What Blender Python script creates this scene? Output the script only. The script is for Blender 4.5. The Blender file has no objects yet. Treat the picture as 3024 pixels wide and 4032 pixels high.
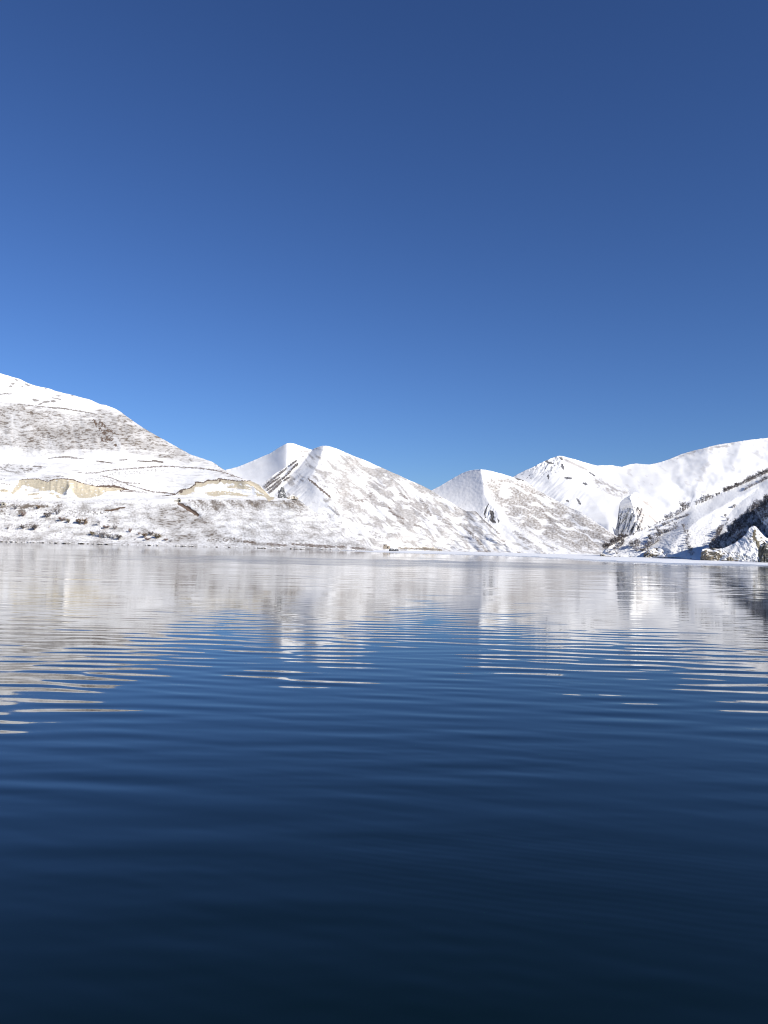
import bpy, math, random
import numpy as np
from mathutils import Matrix, Vector

sc = bpy.context.scene
COL = sc.collection

# ------------------------------------------------------------------ camera
FPX = 3104.0                      # focal length in photograph pixels (3024 x 4032)
CAM_H = 3.5
HOR0, HORK = 2119.0, 0.022        # the true horizon runs y = HOR0 + HORK * x in the photograph
PITCH = math.atan((HOR0 + HORK * 1512 - 2016) / FPX)
ROLL = math.atan(HORK)
cd = bpy.data.cameras.new('camera')
cd.sensor_fit = 'VERTICAL'
cd.sensor_height = 40.32
cd.sensor_width = 30.24
cd.lens = FPX / 100.0
cd.clip_start = 0.1
cd.clip_end = 20000
cam = bpy.data.objects.new('camera', cd)
COL.objects.link(cam)
FWD = np.array([0, math.cos(PITCH), math.sin(PITCH)])
R0 = np.array([1.0, 0, 0])
U0 = np.array([0, -math.sin(PITCH), math.cos(PITCH)])
RIGHT = math.cos(ROLL) * R0 + math.sin(ROLL) * U0
UP = -math.sin(ROLL) * R0 + math.cos(ROLL) * U0
m = Matrix.Identity(4)
for i in range(3):
    m[i][0], m[i][1], m[i][2] = RIGHT[i], UP[i], -FWD[i]
m[2][3] = CAM_H
cam.matrix_world = m
sc.camera = cam

# ------------------------------------------------------------------ sky, sun, exposure
SUN_EL, SUN_AZ = math.radians(29), math.radians(129)      # azimuth clockwise from the view direction
world = bpy.data.worlds.new('World')
sc.world = world
world.use_nodes = True
nt = world.node_tree
bg = nt.nodes['Background']
sky = nt.nodes.new('ShaderNodeTexSky')
sky.sky_type = 'NISHITA'
sky.sun_disc = False
sky.sun_elevation = SUN_EL
sky.sun_rotation = SUN_AZ
sky.altitude = 1900
sky.air_density = 1.2
sky.dust_density = 0.5
sky.ozone_density = 6.0
gam = nt.nodes.new('ShaderNodeGamma')
gam.inputs[1].default_value = 1.15
nt.links.new(sky.outputs[0], gam.inputs[0])
tint = nt.nodes.new('ShaderNodeMix'); tint.data_type = 'RGBA'; tint.blend_type = 'MULTIPLY'
tint.inputs[0].default_value = 1.0; tint.inputs[7].default_value = (0.89, 0.98, 1.21, 1)
nt.links.new(gam.outputs[0], tint.inputs[6])
nt.links.new(tint.outputs[2], bg.inputs[0])
bg.inputs[1].default_value = 0.0505
SUN = Vector((math.sin(SUN_AZ) * math.cos(SUN_EL), math.cos(SUN_AZ) * math.cos(SUN_EL), math.sin(SUN_EL)))
sd = bpy.data.lights.new('sun', 'SUN')
sd.energy = 5.0
sd.angle = math.radians(0.53)
sd.color = (1.0, 0.955, 0.875)
so = bpy.data.objects.new('sun', sd)
so.rotation_euler = SUN.to_track_quat('Z', 'Y').to_euler()
so.location = (300, -300, 300)
COL.objects.link(so)
sc.view_settings.view_transform = 'Standard'
sc.view_settings.look = 'None'
sc.view_settings.gamma = 1.0
sc.view_settings.use_curve_mapping = False
sc.view_settings.exposure = 0.42
sc.cycles.filter_width = 1.1

# ------------------------------------------------------------------ helpers
rng = np.random.default_rng(7)
random.seed(7)

def tag(o, label=None, cat=None, group=None, kind=None):
    if label: o['label'] = label
    if cat: o['category'] = cat
    if group: o['group'] = group
    if kind: o['kind'] = kind
    return o

def world_pt(px, py, R):
    """point seen at photograph pixel (px, py) at ground range R (all arrays)"""
    px, py, R = np.broadcast_arrays(np.asarray(px, float), np.asarray(py, float), np.asarray(R, float))
    d = FWD * FPX + (px[..., None] - 1512) * RIGHT - (py[..., None] - 2016) * UP
    k = R / np.hypot(d[..., 0], d[..., 1])
    p = d * k[..., None]
    p[..., 2] += CAM_H
    return p

def y_at(px, R, z=0.0):
    """photograph row of a point at height z and range R in column px"""
    return HOR0 + HORK * np.asarray(px, float) + (CAM_H - z) / np.asarray(R, float) * FPX

_P = rng.permutation(4096)
_G = rng.normal(size=(4096, 2))
_G /= np.linalg.norm(_G, axis=1)[:, None]
def pnoise(x, y, seed=0):
    x = np.asarray(x, float) + seed * 37.17; y = np.asarray(y, float) - seed * 91.73
    xi = np.floor(x).astype(int); yi = np.floor(y).astype(int)
    xf, yf = x - xi, y - yi
    u = xf ** 3 * (xf * (xf * 6 - 15) + 10); v = yf ** 3 * (yf * (yf * 6 - 15) + 10)
    def g(ix, iy, dx, dy):
        h = _P[(_P[(xi + ix) % 4096] + yi + iy) % 4096]
        return _G[h, 0] * dx + _G[h, 1] * dy
    a = g(0, 0, xf, yf); b = g(1, 0, xf - 1, yf); c = g(0, 1, xf, yf - 1); d = g(1, 1, xf - 1, yf - 1)
    return (a + (b - a) * u + (c - a) * v + (a - b - c + d) * u * v) * 1.5
def fbm(x, y, seed=0, oct=4, gain=0.5):
    s, a, t = 0, 1.0, 0
    for o in range(oct):
        s = s + a * pnoise(x * 2 ** o, y * 2 ** o, seed + o * 3); t += a; a *= gain
    return s / t * 1.4
def ridged(x, y, seed=0, oct=4, gain=0.5):
    s, a, t = 0, 1.0, 0
    for o in range(oct):
        s = s + a * (1 - 2 * np.abs(pnoise(x * 2 ** o, y * 2 ** o, seed + o * 3))); t += a; a *= gain
    return s / t
def rot(x, y, deg):
    c, s = math.cos(math.radians(deg)), math.sin(math.radians(deg))
    return x * c + y * s, -x * s + y * c
def sstep(a, b, x):
    t = np.clip((x - a) / (b - a), 0, 1)
    return t * t * (3 - 2 * t)
def seg_dist(X, Y, pts):
    """distance to a polyline and the signed side of the nearest piece"""
    best = np.full(X.shape, 1e9); side = np.zeros(X.shape); along = np.zeros(X.shape)
    n = len(pts) - 1
    for i in range(n):
        (x0, y0), (x1, y1) = pts[i][:2], pts[i + 1][:2]
        dx, dy = x1 - x0, y1 - y0
        L2 = dx * dx + dy * dy
        t = np.clip(((X - x0) * dx + (Y - y0) * dy) / L2, 0, 1)
        d = np.hypot(X - x0 - t * dx, Y - y0 - t * dy)
        k = d < best
        best = np.where(k, d, best)
        side = np.where(k, np.sign(dx * (Y - y0) - dy * (X - x0)), side)
        along = np.where(k, (i + t) / n, along)
    return best, side, along
def boxed(fn):
    """evaluate a mark only near its own outline"""
    def g(X, Y, *a, **k):
        x0, x1, y0, y1 = fn(None, None, *a, **k)
        out = np.zeros(X.shape)
        kx = (X > x0) & (X < x1) & (Y > y0) & (Y < y1)
        if kx.any(): out[kx] = fn(X[kx], Y[kx], *a, **k)
        return out
    return g
def bounds(pts, mg):
    q = np.array([p[:2] for p in pts], float)
    return q[:, 0].min() - mg, q[:, 0].max() + mg, q[:, 1].min() - mg, q[:, 1].max() + mg
@boxed
def line(X, Y, pts, w, soft=1.5, jit=1.5, seed=0):
    if X is None: return bounds(pts, w + soft + jit * 2 + 2)
    d, _, al = seg_dist(X, Y, pts)
    wd = w * (0.6 + 0.8 * np.clip(0.5 + pnoise(X / 14, Y / 14, seed + 50), 0, 1)) * (0.35 + 0.65 * np.sin(np.clip(al, 0.02, .98) * math.pi) ** 0.4)
    return 1 - sstep(wd * 0.5, wd * 0.5 + soft, d + jit * pnoise(X / 5, Y / 5, seed))
@boxed
def poly(X, Y, pts, soft=3, jit=2, seed=0):
    if X is None: return bounds(pts, soft + 3 * jit + 2)
    inside = np.zeros(X.shape, bool)
    n = len(pts)
    for i in range(n):
        x0, y0 = pts[i]; x1, y1 = pts[(i + 1) % n]
        c = ((y0 > Y) != (y1 > Y)) & (X < (x1 - x0) * (Y - y0) / (y1 - y0 + 1e-9) + x0)
        inside ^= c
    d, _, _ = seg_dist(X, Y, list(pts) + [pts[0]])
    sd_ = np.where(inside, d, -d) + jit * pnoise(X / 6, Y / 6, seed) + jit * 0.7 * pnoise(X / 2.7, Y / 2.7, seed + 3)
    return sstep(-soft, soft, sd_)
@boxed
def blob(X, Y, cx, cy, rx, ry, deg=0, seed=0):
    if X is None:
        q = max(rx, ry) * 1.7 + 2
        return cx - q, cx + q, cy - q, cy + q
    u, v = rot(X - cx, Y - cy, deg)
    d = np.hypot(u / rx, v / ry) + 0.35 * pnoise(X / 7, Y / 7, seed + 11)
    return 1 - sstep(0.65, 1.1, d)

def mesh_obj(name, co, faces, mat, smooth=True, parent=None, attrs=None, flip=False):
    me = bpy.data.meshes.new(name)
    co = np.asarray(co, np.float32).reshape(-1, 3)
    if isinstance(faces, np.ndarray):
        f = faces[:, ::-1] if flip else faces
        k = f.shape[1]
        me.vertices.add(len(co)); me.vertices.foreach_set('co', co.ravel())
        me.loops.add(f.size); me.loops.foreach_set('vertex_index', f.ravel().astype(np.int32))
        me.polygons.add(len(f))
        me.polygons.foreach_set('loop_start', np.arange(0, f.size, k, dtype=np.int32))
        me.polygons.foreach_set('loop_total', np.full(len(f), k, np.int32))
        me.update(calc_edges=True)
    else:
        me.from_pydata(co.tolist(), [], faces)
    me.polygons.foreach_set('use_smooth', np.full(len(me.polygons), smooth))
    for k, a in (attrs or {}).items():
        at = me.attributes.new(k, 'FLOAT', 'POINT')
        at.data.foreach_set('value', np.asarray(a, np.float32).ravel())
    for mm in (mat if isinstance(mat, (list, tuple)) else [mat]):
        me.materials.append(mm)
    o = bpy.data.objects.new(name, me)
    COL.objects.link(o)
    if parent is not None:
        o.parent = parent
    return o

def grid_faces(nr, nc):
    i = np.arange(nr - 1)[:, None] * nc + np.arange(nc - 1)[None]
    i = i.ravel()
    return np.stack([i, i + 1, i + nc + 1, i + nc], 1)

# ------------------------------------------------------------------ materials
def new_mat(name):
    mt = bpy.data.materials.new(name); mt.use_nodes = True
    n = mt.node_tree
    return mt, n, n.nodes['Principled BSDF']
def N(n, t, **kw):
    x = n.nodes.new(t)
    for k, v in kw.items(): setattr(x, k, v)
    return x
def noise_node(n, vec, scale, detail=4, rough=0.55, mapscale=None):
    t = N(n, 'ShaderNodeTexNoise'); t.inputs['Scale'].default_value = scale
    t.inputs['Detail'].default_value = detail; t.inputs['Roughness'].default_value = rough
    if mapscale:
        mp = N(n, 'ShaderNodeMapping'); mp.inputs['Scale'].default_value = mapscale
        n.links.new(vec, mp.inputs[0]); vec = mp.outputs[0]
    n.links.new(vec, t.inputs['Vector'])
    return t.outputs['Fac']
def ramp(n, fac, a, b):
    t = N(n, 'ShaderNodeMapRange'); t.interpolation_type = 'SMOOTHSTEP'
    n.links.new(fac, t.inputs['Value'])
    t.inputs['From Min'].default_value = a; t.inputs['From Max'].default_value = b
    return t.outputs['Result']
def mix(n, fac, a, b):
    t = N(n, 'ShaderNodeMix', data_type='RGBA')
    if isinstance(fac, float): t.inputs[0].default_value = fac
    else: n.links.new(fac, t.inputs[0])
    for s, v in ((6, a), (7, b)):
        if isinstance(v, tuple): t.inputs[s].default_value = (*v, 1)
        else: n.links.new(v, t.inputs[s])
    return t.outputs[2]
def math_n(n, op, a, b):
    t = N(n, 'ShaderNodeMath', operation=op)
    for s, v in ((0, a), (1, b)):
        if isinstance(v, (int, float)): t.inputs[s].default_value = v
        else: n.links.new(v, t.inputs[s])
    return t.outputs[0]
def attr(n, name):
    t = N(n, 'ShaderNodeAttribute'); t.attribute_name = name
    return t.outputs['Fac']

SNOW = (0.87, 0.865, 0.855)
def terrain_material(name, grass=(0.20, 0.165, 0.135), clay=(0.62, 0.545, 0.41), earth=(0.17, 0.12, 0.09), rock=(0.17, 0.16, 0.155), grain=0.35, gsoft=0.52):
    """snow cover broken by dry grass, clay scarps, bare earth and rock, each with its own share per place"""
    mt, n, b = new_mat(name)
    pos = N(n, 'ShaderNodeNewGeometry').outputs['Position']
    f1 = noise_node(n, pos, grain, 5, 0.65, (1, 1, 1.6))
    f2 = noise_node(n, pos, grain * 4.5, 3, 0.6)
    fine = math_n(n, 'ADD', math_n(n, 'MULTIPLY', f1, 0.6), math_n(n, 'MULTIPLY', f2, 0.4))
    big = noise_node(n, pos, 0.02, 3, 0.5)
    snow = mix(n, ramp(n, big, 0.35, 0.65), SNOW, (0.84, 0.83, 0.815))
    gcol = mix(n, ramp(n, f2, 0.35, 0.65), grass, tuple(c * 0.62 for c in grass))
    def cover(col, new, a, s=0.22, mid=0.45, nz=1.15):
        v = math_n(n, 'ADD', a, math_n(n, 'MULTIPLY', math_n(n, 'SUBTRACT', fine, 0.5), nz))
        k = ramp(n, v, mid - s, mid + s)
        gate = ramp(n, a, 0.02, 0.12)
        return mix(n, math_n(n, 'MULTIPLY', k, gate), col, new)
    col = cover(snow, gcol, attr(n, 'grass'), gsoft, 0.40, 0.7)
    col = cover(col, mix(n, ramp(n, f1, 0.3, 0.7), clay, tuple(c * 0.78 for c in clay)), attr(n, 'clay'), 0.12)
    col = cover(col, mix(n, ramp(n, f2, 0.3, 0.7), earth, tuple(c * 0.6 for c in earth)), attr(n, 'earth'), 0.14)
    col = cover(col, mix(n, ramp(n, f1, 0.35, 0.65), rock, tuple(c * 0.5 for c in rock)), attr(n, 'rock'), 0.12)
    n.links.new(col, b.inputs['Base Color'])
    b.inputs['Roughness'].default_value = 0.85
    b.inputs['Specular IOR Level'].default_value = 0.15
    bp = N(n, 'ShaderNodeBump'); bp.inputs['Strength'].default_value = 0.5; bp.inputs['Distance'].default_value = 0.5
    n.links.new(fine, bp.inputs['Height']); n.links.new(bp.outputs[0], b.inputs['Normal'])
    return mt
M_left = terrain_material('snowy_grass_slope')
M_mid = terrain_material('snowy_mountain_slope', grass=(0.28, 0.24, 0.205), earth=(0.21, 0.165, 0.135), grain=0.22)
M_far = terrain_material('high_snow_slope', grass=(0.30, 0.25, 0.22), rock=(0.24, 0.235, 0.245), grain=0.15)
M_right = terrain_material('snowy_scrub_slope', grass=(0.16, 0.13, 0.11), rock=(0.27, 0.235, 0.165), grain=0.6)

# ------------------------------------------------------------------ hills
HILLS = {}
def hill(name, label, x0, x1, sil, lines, mat, feats=(), relief=None, paint=None, step=2.0, rows=None, sil_jit=0.8, rs=0.4, fs=1.0, taper=0.0, smooth=28, seed=0, back=400):
    """A slope whose crest is seen along `sil`; `lines` lists level lines from the foot to the crest as
    (column, row or None, ground range); row None = the crest itself.  Behind the crest it falls away."""
    nc = int((x1 - x0) / step) + 1
    xs = np.linspace(x0, x1, nc)
    sx, sy = np.array([p[0] for p in sil], float), np.array([p[1] for p in sil], float)
    ysil = np.interp(xs, sx, sy)
    jit = sil_jit * (pnoise(xs / 9, xs * 0 + 3.3, seed) + 0.5 * pnoise(xs / 3.5, xs * 0 + 8.1, seed))
    def soft(a_, w):
        k = max(1, int(w / step)); q = np.arange(-2 * k, 2 * k + 1); g_ = np.exp(-(q / k) ** 2); g_ /= g_.sum()
        return np.convolve(np.pad(a_, 2 * k, 'reflect', reflect_type='odd'), g_, 'valid') if len(a_) > 4 * k + 2 else a_
    ysm = soft(ysil, smooth)
    ysil = soft(ysil, 5)
    LY, LR = [], []
    for ln in lines:
        lx = np.array([p[0] for p in ln], float)
        lr = soft(np.interp(xs, lx, np.array([p[2] for p in ln], float)), smooth)
        if ln[0][1] is None: ly = ysm.copy()
        elif ln[0][1] == 'foot': ly = y_at(xs, lr, -1.0)
        elif ln[0][1] == 'shore': ly = y_at(xs, lr, 0.4)
        else: ly = soft(np.interp(xs, lx, np.array([p[1] for p in ln], float)), smooth * 0.5)
        LY.append(ly); LR.append(lr)
    LY, LR = np.array(LY), np.array(LR)
    for k in range(len(LY) - 2, -1, -1):        # keep the rows in order where a low crest cuts them
        LY[k] = np.maximum(LY[k], LY[k + 1] + 0.05)
    ybot = np.maximum(LY[0], ysil + 0.3)
    gr = np.clip((LR[-1] - LR[-2]) / np.maximum(LY[-2] - LY[-1], 4), 0, 4)     # carry the slope on past the crest
    LY = np.vstack([LY, LY[-1] - 60]); LR = np.vstack([LR, LR[-1] + 60 * gr])
    nr = rows or int(max(20, np.percentile(ybot - ysil, 95) / step))
    v = np.linspace(0, 1, nr)[:, None]
    Y = ybot * (1 - v) + ysil * v
    X = np.broadcast_to(xs, Y.shape).copy()
    R = np.empty_like(Y)
    for c in range(nc):
        R[:, c] = np.interp(-Y[:, c], -LY[:, c], LR[:, c])
    K = np.array([1, 4, 6, 4, 1.]) / 16        # soften the level lines a little
    for _ in range(2):
        Rp = np.pad(R, ((2, 2), (0, 0)), 'edge')
        R = sum(K[i] * Rp[i:i + nr] for i in range(5))
    edge = sstep(0, 12, ybot - Y) * 1.0
    for pts, dr, wl, wr in feats:               # spurs (negative dr, nearer) and gullies (positive dr)
        d, s, al = seg_dist(X, Y, pts)
        w = np.where(s > 0, wl, wr)
        R = R + fs * edge * dr * (1 - taper * al) * np.exp(-(d / w) ** 1.25)
    if relief is not None:
        R = R + rs * edge * relief(X, Y)
    P = world_pt(X, Y + jit * sstep(14, 0, Y - ysil) * sstep(0, 20, ybot - ysil), R)
    at = {k: np.zeros_like(X) for k in ('grass', 'clay', 'earth', 'rock')}
    if paint: paint(X, Y, at)
    # the far side
    top = P[-1]
    dirs = top[:, :2] / np.hypot(top[:, 0], top[:, 1])[:, None]
    extra = []
    for dr, kz in ((6, None), (back * 0.12, 0.9), (back * 0.5, 0.5), (back, 0.0)):
        q = top.copy(); q[:, :2] += dirs * dr
        q[:, 2] = (top[:, 2] - 1.5) if kz is None else top[:, 2] * kz - 3
        extra.append(q)
    allP = np.concatenate([P, np.array(extra)], 0)
    for k in at: at[k] = np.concatenate([np.clip(at[k], 0, 1), np.zeros((4, nc))], 0)
    o = mesh_obj(name, allP, grid_faces(nr + 4, nc), mat, attrs=at)
    tag(o, label, 'mountain' if 'mountain' in name else 'hill', kind='structure')
    HILLS[label] = dict(xs=xs, Y=Y, R=R)
    o['_k'] = 0; del o['_k']
    return HILLS[label]
def surf(h, px, py):
    """ground range of the slope h at pixel (px, py)"""
    c = int(np.clip(np.searchsorted(h['xs'], px), 0, len(h['xs']) - 1))
    return float(np.interp(-py, -h['Y'][:, c], h['R'][:, c]))

# ---- left hill -------------------------------------------------------------
L_sil = [(-700, 1285), (-400, 1360), (-200, 1420), (0, 1470), (39, 1481), (81, 1493), (108, 1508), (145, 1520), (196, 1530), (217, 1539),
         (262, 1550), (295, 1557), (319, 1565), (347, 1571), (374, 1582), (392, 1591), (416, 1595), (446, 1606), (470, 1618), (500, 1640),
         (525, 1658), (569, 1688), (616, 1715), (660, 1739), (704, 1764), (751, 1790), (798, 1805), (839, 1820), (873, 1844), (900, 1860),
         (940, 1879), (960, 1887), (986, 1891), (1019, 1905), (1053, 1939), (1068, 1957), (1100, 1961), (1174, 1964), (1207, 1992), (1246, 2021),
         (1294, 2056), (1345, 2092), (1400, 2126), (1459, 2157), (1475, 2170), (1490, 2176)]
scarp1 = [(78, 1889), (110, 1886), (152, 1886), (186, 1898), (211, 1887), (253, 1884), (287, 1889), (329, 1904), (380, 1914.6), (456, 1915), (506, 1929),
          (472.6, 1931), (418, 1936), (392, 1952.5), (350, 1961), (312, 1961), (295, 1948), (274, 1923), (257, 1936), (240.5, 1948),
          (211, 1931), (164.6, 1933.5), (126.6, 1919), (91, 1909), (76, 1927), (50.6, 1946), (42, 1942), (63, 1914.6)]
scarp2_top = [(640, 1953), (689, 1947.6), (701.5, 1937.7), (712, 1928.7), (748.5, 1923), (755.7, 1915), (768, 1908), (769, 1898), (802.7, 1900.6),
              (817, 1891.6), (855, 1890), (859, 1884), (911, 1890.7), (940, 1894), (986, 1893), (1017, 1907), (1050, 1940), (1064, 1956)]
L_lines = [
    [(-700, 'foot', 870), (0, 'foot', 795), (700, 'foot', 690), (1300, 'foot', 600), (1490, 'foot', 575)],
    [(-700, 'shore', 873), (0, 'shore', 798), (700, 'shore', 693), (1300, 'shore', 603), (1490, 'shore', 578)],
    [(-700, 2110, 900), (0, 2120, 824), (300, 2126, 780), (700, 2138, 716), (1100, 2146, 650), (1300, 2155, 622), (1490, 2172, 590)],
    [(-700, 1966, 985), (0, 1977, 905), (300, 1977, 860), (420, 1972, 846), (650, 1964, 822), (940, 1966, 800), (1068, 1966, 792), (1174, 1966, 785), (1300, 2062, 720), (1490, 2174, 600)],
    [(-700, 1963, 1005), (0, 1973, 925), (300, 1973, 880), (420, 1968, 866), (650, 1960, 842), (940, 1962, 818), (1068, 1962, 806), (1174, 1964.5, 793), (1300, 2060, 725), (1490, 2173.5, 602)],
    [(-700, 1930, 1030), (0, 1945, 950), (60, 1940, 945), (250, 1950, 905), (400, 1945, 885), (640, 1953, 856), (760, 1940, 862), (940, 1940, 850), (1068, 1959, 812), (1174, 1964.2, 795), (1300, 2059, 727), (1490, 2173.3, 603)],
    [(-700, 1880, 1040), (0, 1905, 958), (78, 1889, 953), (250, 1884, 912), (380, 1914, 895), (500, 1930, 885), (640, 1951, 868), (712, 1929, 886), (769, 1898, 896), (860, 1885, 890), (985, 1893, 852), (1068, 1958.5, 814), (1174, 1964, 797), (1300, 2058, 729), (1490, 2173, 604)],
    [(-700, 1800, 1180), (0, 1815, 1090), (240, 1800, 1060), (480, 1805, 1030), (700, 1835, 985), (860, 1850, 930), (960, 1888, 870), (1068, 1958.2, 816), (1174, 1963.8, 799), (1300, 2057.5, 731), (1490, 2172.5, 606)],
    [(-700, 1520, 1400), (0, 1590, 1290), (240, 1610, 1240), (380, 1625, 1205), (470, 1640, 1180), (700, 1790, 1060), (860, 1843, 960), (960, 1887.5, 880), (1068, 1958, 820), (1174, 1963.6, 801), (1300, 2057, 733), (1490, 2172, 608)],
    [(-700, None, 1640), (0, None, 1470), (240, None, 1360), (416, None, 1290), (500, None, 1230), (700, None, 1095), (860, None, 985), (960, None, 890), (1068, None, 826), (1174, None, 803), (1300, None, 735), (1490, None, 610)],
]
def L_relief(X, Y):
    up = sstep(1840, 1780, Y)
    r = 26 * fbm(X / 240, Y / 170, 1, 3) * up
    gx, gy = rot(X, Y, -12)
    r += 9 * ridged(gx / 60, gy / 210, 4, 3) * up
    bank = sstep(1962, 1972, Y)
    gx2, gy2 = rot(X, Y, 35)
    r += bank * (2.2 * ridged(gx2 / 160, gy2 / 40, 9, 2) * sstep(740, 900, X) + 3 * fbm(X / 60, Y / 34, 12, 2))
    r += 0.9 * fbm(X / 18, Y / 6.0, 21, 2)
    cl = sstep(1884, 1895, Y) * sstep(1962, 1950, Y)
    r += 2.4 * cl * fbm(X / 24, Y / 60, 25, 4)
    return r
def L_paint(X, Y, a):
    warp = 4 * pnoise(X / 40, Y / 30, 60)
    st = fbm((X + 3 * warp) / 15, (Y + warp) / 3.6, 61, 3)              # level terracettes
    st2 = fbm((X + 3 * warp) / 30, (Y + warp) / 6.5, 62, 2)
    streak = sstep(-0.02, 0.42, st * 0.7 + st2 * 0.55)
    topb = np.interp(X, [-700, 0, 110, 200, 290, 360, 400, 450, 480], [1500, 1582, 1590, 1608, 1615, 1626, 1604, 1612, 1600])
    lowb = np.interp(X, [-700, 0, 120, 240, 470, 560, 700, 840, 900], [1740, 1768, 1788, 1784, 1778, 1795, 1815, 1838, 1870])
    zone = sstep(-16, 34, Y - topb + 30 * fbm(X / 70, Y / 18, 63, 3)) * sstep(-26, 34, lowb - Y + 26 * fbm(X / 70, Y / 16, 64, 3))
    dens = 0.84 + 0.42 * fbm(X / 110, Y / 45, 65, 4)
    dens = dens - 0.30 * blob(X, Y, 120, 1690, 38, 12, 0, 1) - 0.25 * blob(X, Y, 20, 1780, 120, 30, 0, 2) - 0.3 * blob(X, Y, 590, 1778, 90, 5, 5, 3)
    dens = dens - 0.35 * line(X, Y, [(452, 1720), (478, 1765), (486, 1800)], 13, 6) - 0.2 * line(X, Y, [(640, 1730), (750, 1792), (840, 1825)], 10, 4)
    g = zone * np.clip(dens, 0, 1) * (0.48 + 0.42 * streak)
    # thin upper snowfield
    upz = sstep(0, 20, topb - Y)
    for cx, cy, rx, ry, dg in ((42, 1521, 9, 4, 0), (65, 1496, 8, 3, 10), (109, 1516, 15, 4, 25), (88, 1522, 6, 3, 0), (140, 1576, 16, 6, 5), (182, 1582, 18, 5, -8),
                               (210, 1580, 14, 5, 5), (230, 1559, 11, 3, 0), (181, 1531, 5, 3, 20), (215, 1608, 12, 3, 0), (160, 1590, 12, 4, -20), (285, 1557, 7, 3, 10), (50, 1511, 8, 4, 0)):
        g = np.maximum(g, 0.62 * blob(X, Y, cx, cy, rx, ry, dg, 5))
    g = np.maximum(g, 0.28 * upz * sstep(0.2, 0.6, fbm(X / 26, Y / 7, 66, 3)))
    for pts, w, k in (([(0, 1552), (18, 1550), (48, 1551)], 3, .7), ([(205, 1566), (240, 1573)], 2.5, .7), ([(70, 1592), (130, 1598), (220, 1606), (290, 1615), (350, 1625), (372, 1628)], 2.5, .75),
                      ([(225, 1605), (270, 1611)], 4, .7)):
        g = np.maximum(g, k * line(X, Y, pts, w, 1.5))
    # level dark breaks in the slope
    for pts, w, k in (([(90, 1700), (125, 1697), (160, 1690), (175, 1684)], 3.5, .6), ([(215, 1703), (245, 1703), (275, 1697)], 3.5, .6), ([(200, 1727), (240, 1716)], 3, .8),
                      ([(190, 1805), (260, 1797), (300, 1802)], 3, .7), ([(215, 1800), (330, 1806)], 3, .6), ([(380, 1815), (440, 1823)], 4, .8), ([(470, 1811), (500, 1810)], 3, .8),
                      ([(540, 1815), (600, 1818)], 3.5, .8), ([(600, 1814), (640, 1820)], 6, .8), ([(130, 1836), (180, 1839)], 3, .7), ([(0, 1840), (30, 1855), (70, 1860)], 3, .6)):
        g = np.maximum(g, k * line(X, Y, pts, w, 1.5))
    # second terracette zone on the left under the snowfield
    z2 = poly(X, Y, [(-700, 1830), (0, 1825), (80, 1832), (170, 1838), (150, 1856), (70, 1866), (0, 1858), (-700, 1880)], 8, 5, 8)
    g = np.maximum(g, z2 * (0.15 + 0.6 * streak))
    e = np.zeros_like(X)
    for pts, w in (([(366, 1652), (385, 1675), (402, 1695), (425, 1722), (454, 1752)], 9), ([(395, 1662), (425, 1692), (445, 1702)], 9), ([(400, 1725), (425, 1735), (400, 1735)], 7)):
        e = np.maximum(e, 0.80 * line(X, Y, pts, w, 7, 5, 13) * np.clip(0.65 + 0.9 * fbm(X / 9, Y / 7, 93, 3), 0, 1))
    for cx, cy, rx, ry in ((170, 1718, 8, 10), (312, 1722, 11, 7), (250, 1650, 9, 6), (188, 1645, 16, 6), (285, 1760, 14, 9), (330, 1765, 9, 6), (85, 1603, 18, 6), (155, 1622, 20, 5), (5, 1630, 10, 8), (350, 1695, 18, 8)):
        e = np.maximum(e, 0.40 * blob(X, Y, cx, cy, rx, ry, 0, 17))
    # cut banks of the old road and terrace edges
    for pts, w in (([(305, 1860), (340, 1863), (380, 1862), (430, 1852), (560, 1841), (640, 1836.5), (700, 1838), (775, 1843), (830, 1849), (880, 1859), (940, 1880)], 5.0),
                   ([(405, 1874), (440, 1882), (465, 1893), (486, 1901), (552, 1903)], 4.5), ([(500, 1907), (545, 1920), (600, 1936), (660, 1940)], 5),
                   ([(860, 1835), (885, 1848), (905, 1861), (940, 1879), (960, 1886)], 4), ([(0, 1903), (40, 1908), (65, 1912)], 3), ([(470, 1918), (510, 1931), (535, 1933)], 4), ([(470, 1935), (580, 1938)], 3.5),
                   ([(600, 1936), (690, 1945)], 4), ([(0, 1887), (20, 1884)], 2.5)):
        e = np.maximum(e, 0.52 * line(X, Y, pts, w * 0.75, 2.6, 2.4, 19))
    g = np.maximum(g, 0.42 * line(X, Y, [(400, 1870), (500, 1860), (560, 1858), (640, 1850)], 12, 8) * sstep(-0.1, 0.4, fbm(X / 8, Y / 5, 70, 3)))
    g = np.maximum(g, 0.55 * line(X, Y, [(340, 1895), (380, 1890), (440, 1905), (500, 1912)], 22, 10) * sstep(-0.1, 0.4, fbm(X / 8, Y / 4, 71, 3)))
    g = np.maximum(g, 0.55 * poly(X, Y, [(150, 1884), (185, 1894), (210, 1884), (260, 1880), (240, 1872), (180, 1874)], 3) * (0.4 + streak))
    c = poly(X, Y, scarp1, 2.6, 2.6, 31) * 0.95
    c = c * (1 - 0.6 * sstep(0.25, 0.5, fbm(X / 14, Y / 8, 73, 3)))
    e = np.maximum(e, 0.62 * line(X, Y, scarp1[:12], 2.6, 2.2, 2, 33))
    e = np.maximum(e, 0.6 * line(X, Y, [(380, 1914), (456, 1915), (506, 1929)], 7, 2.5))
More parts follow.
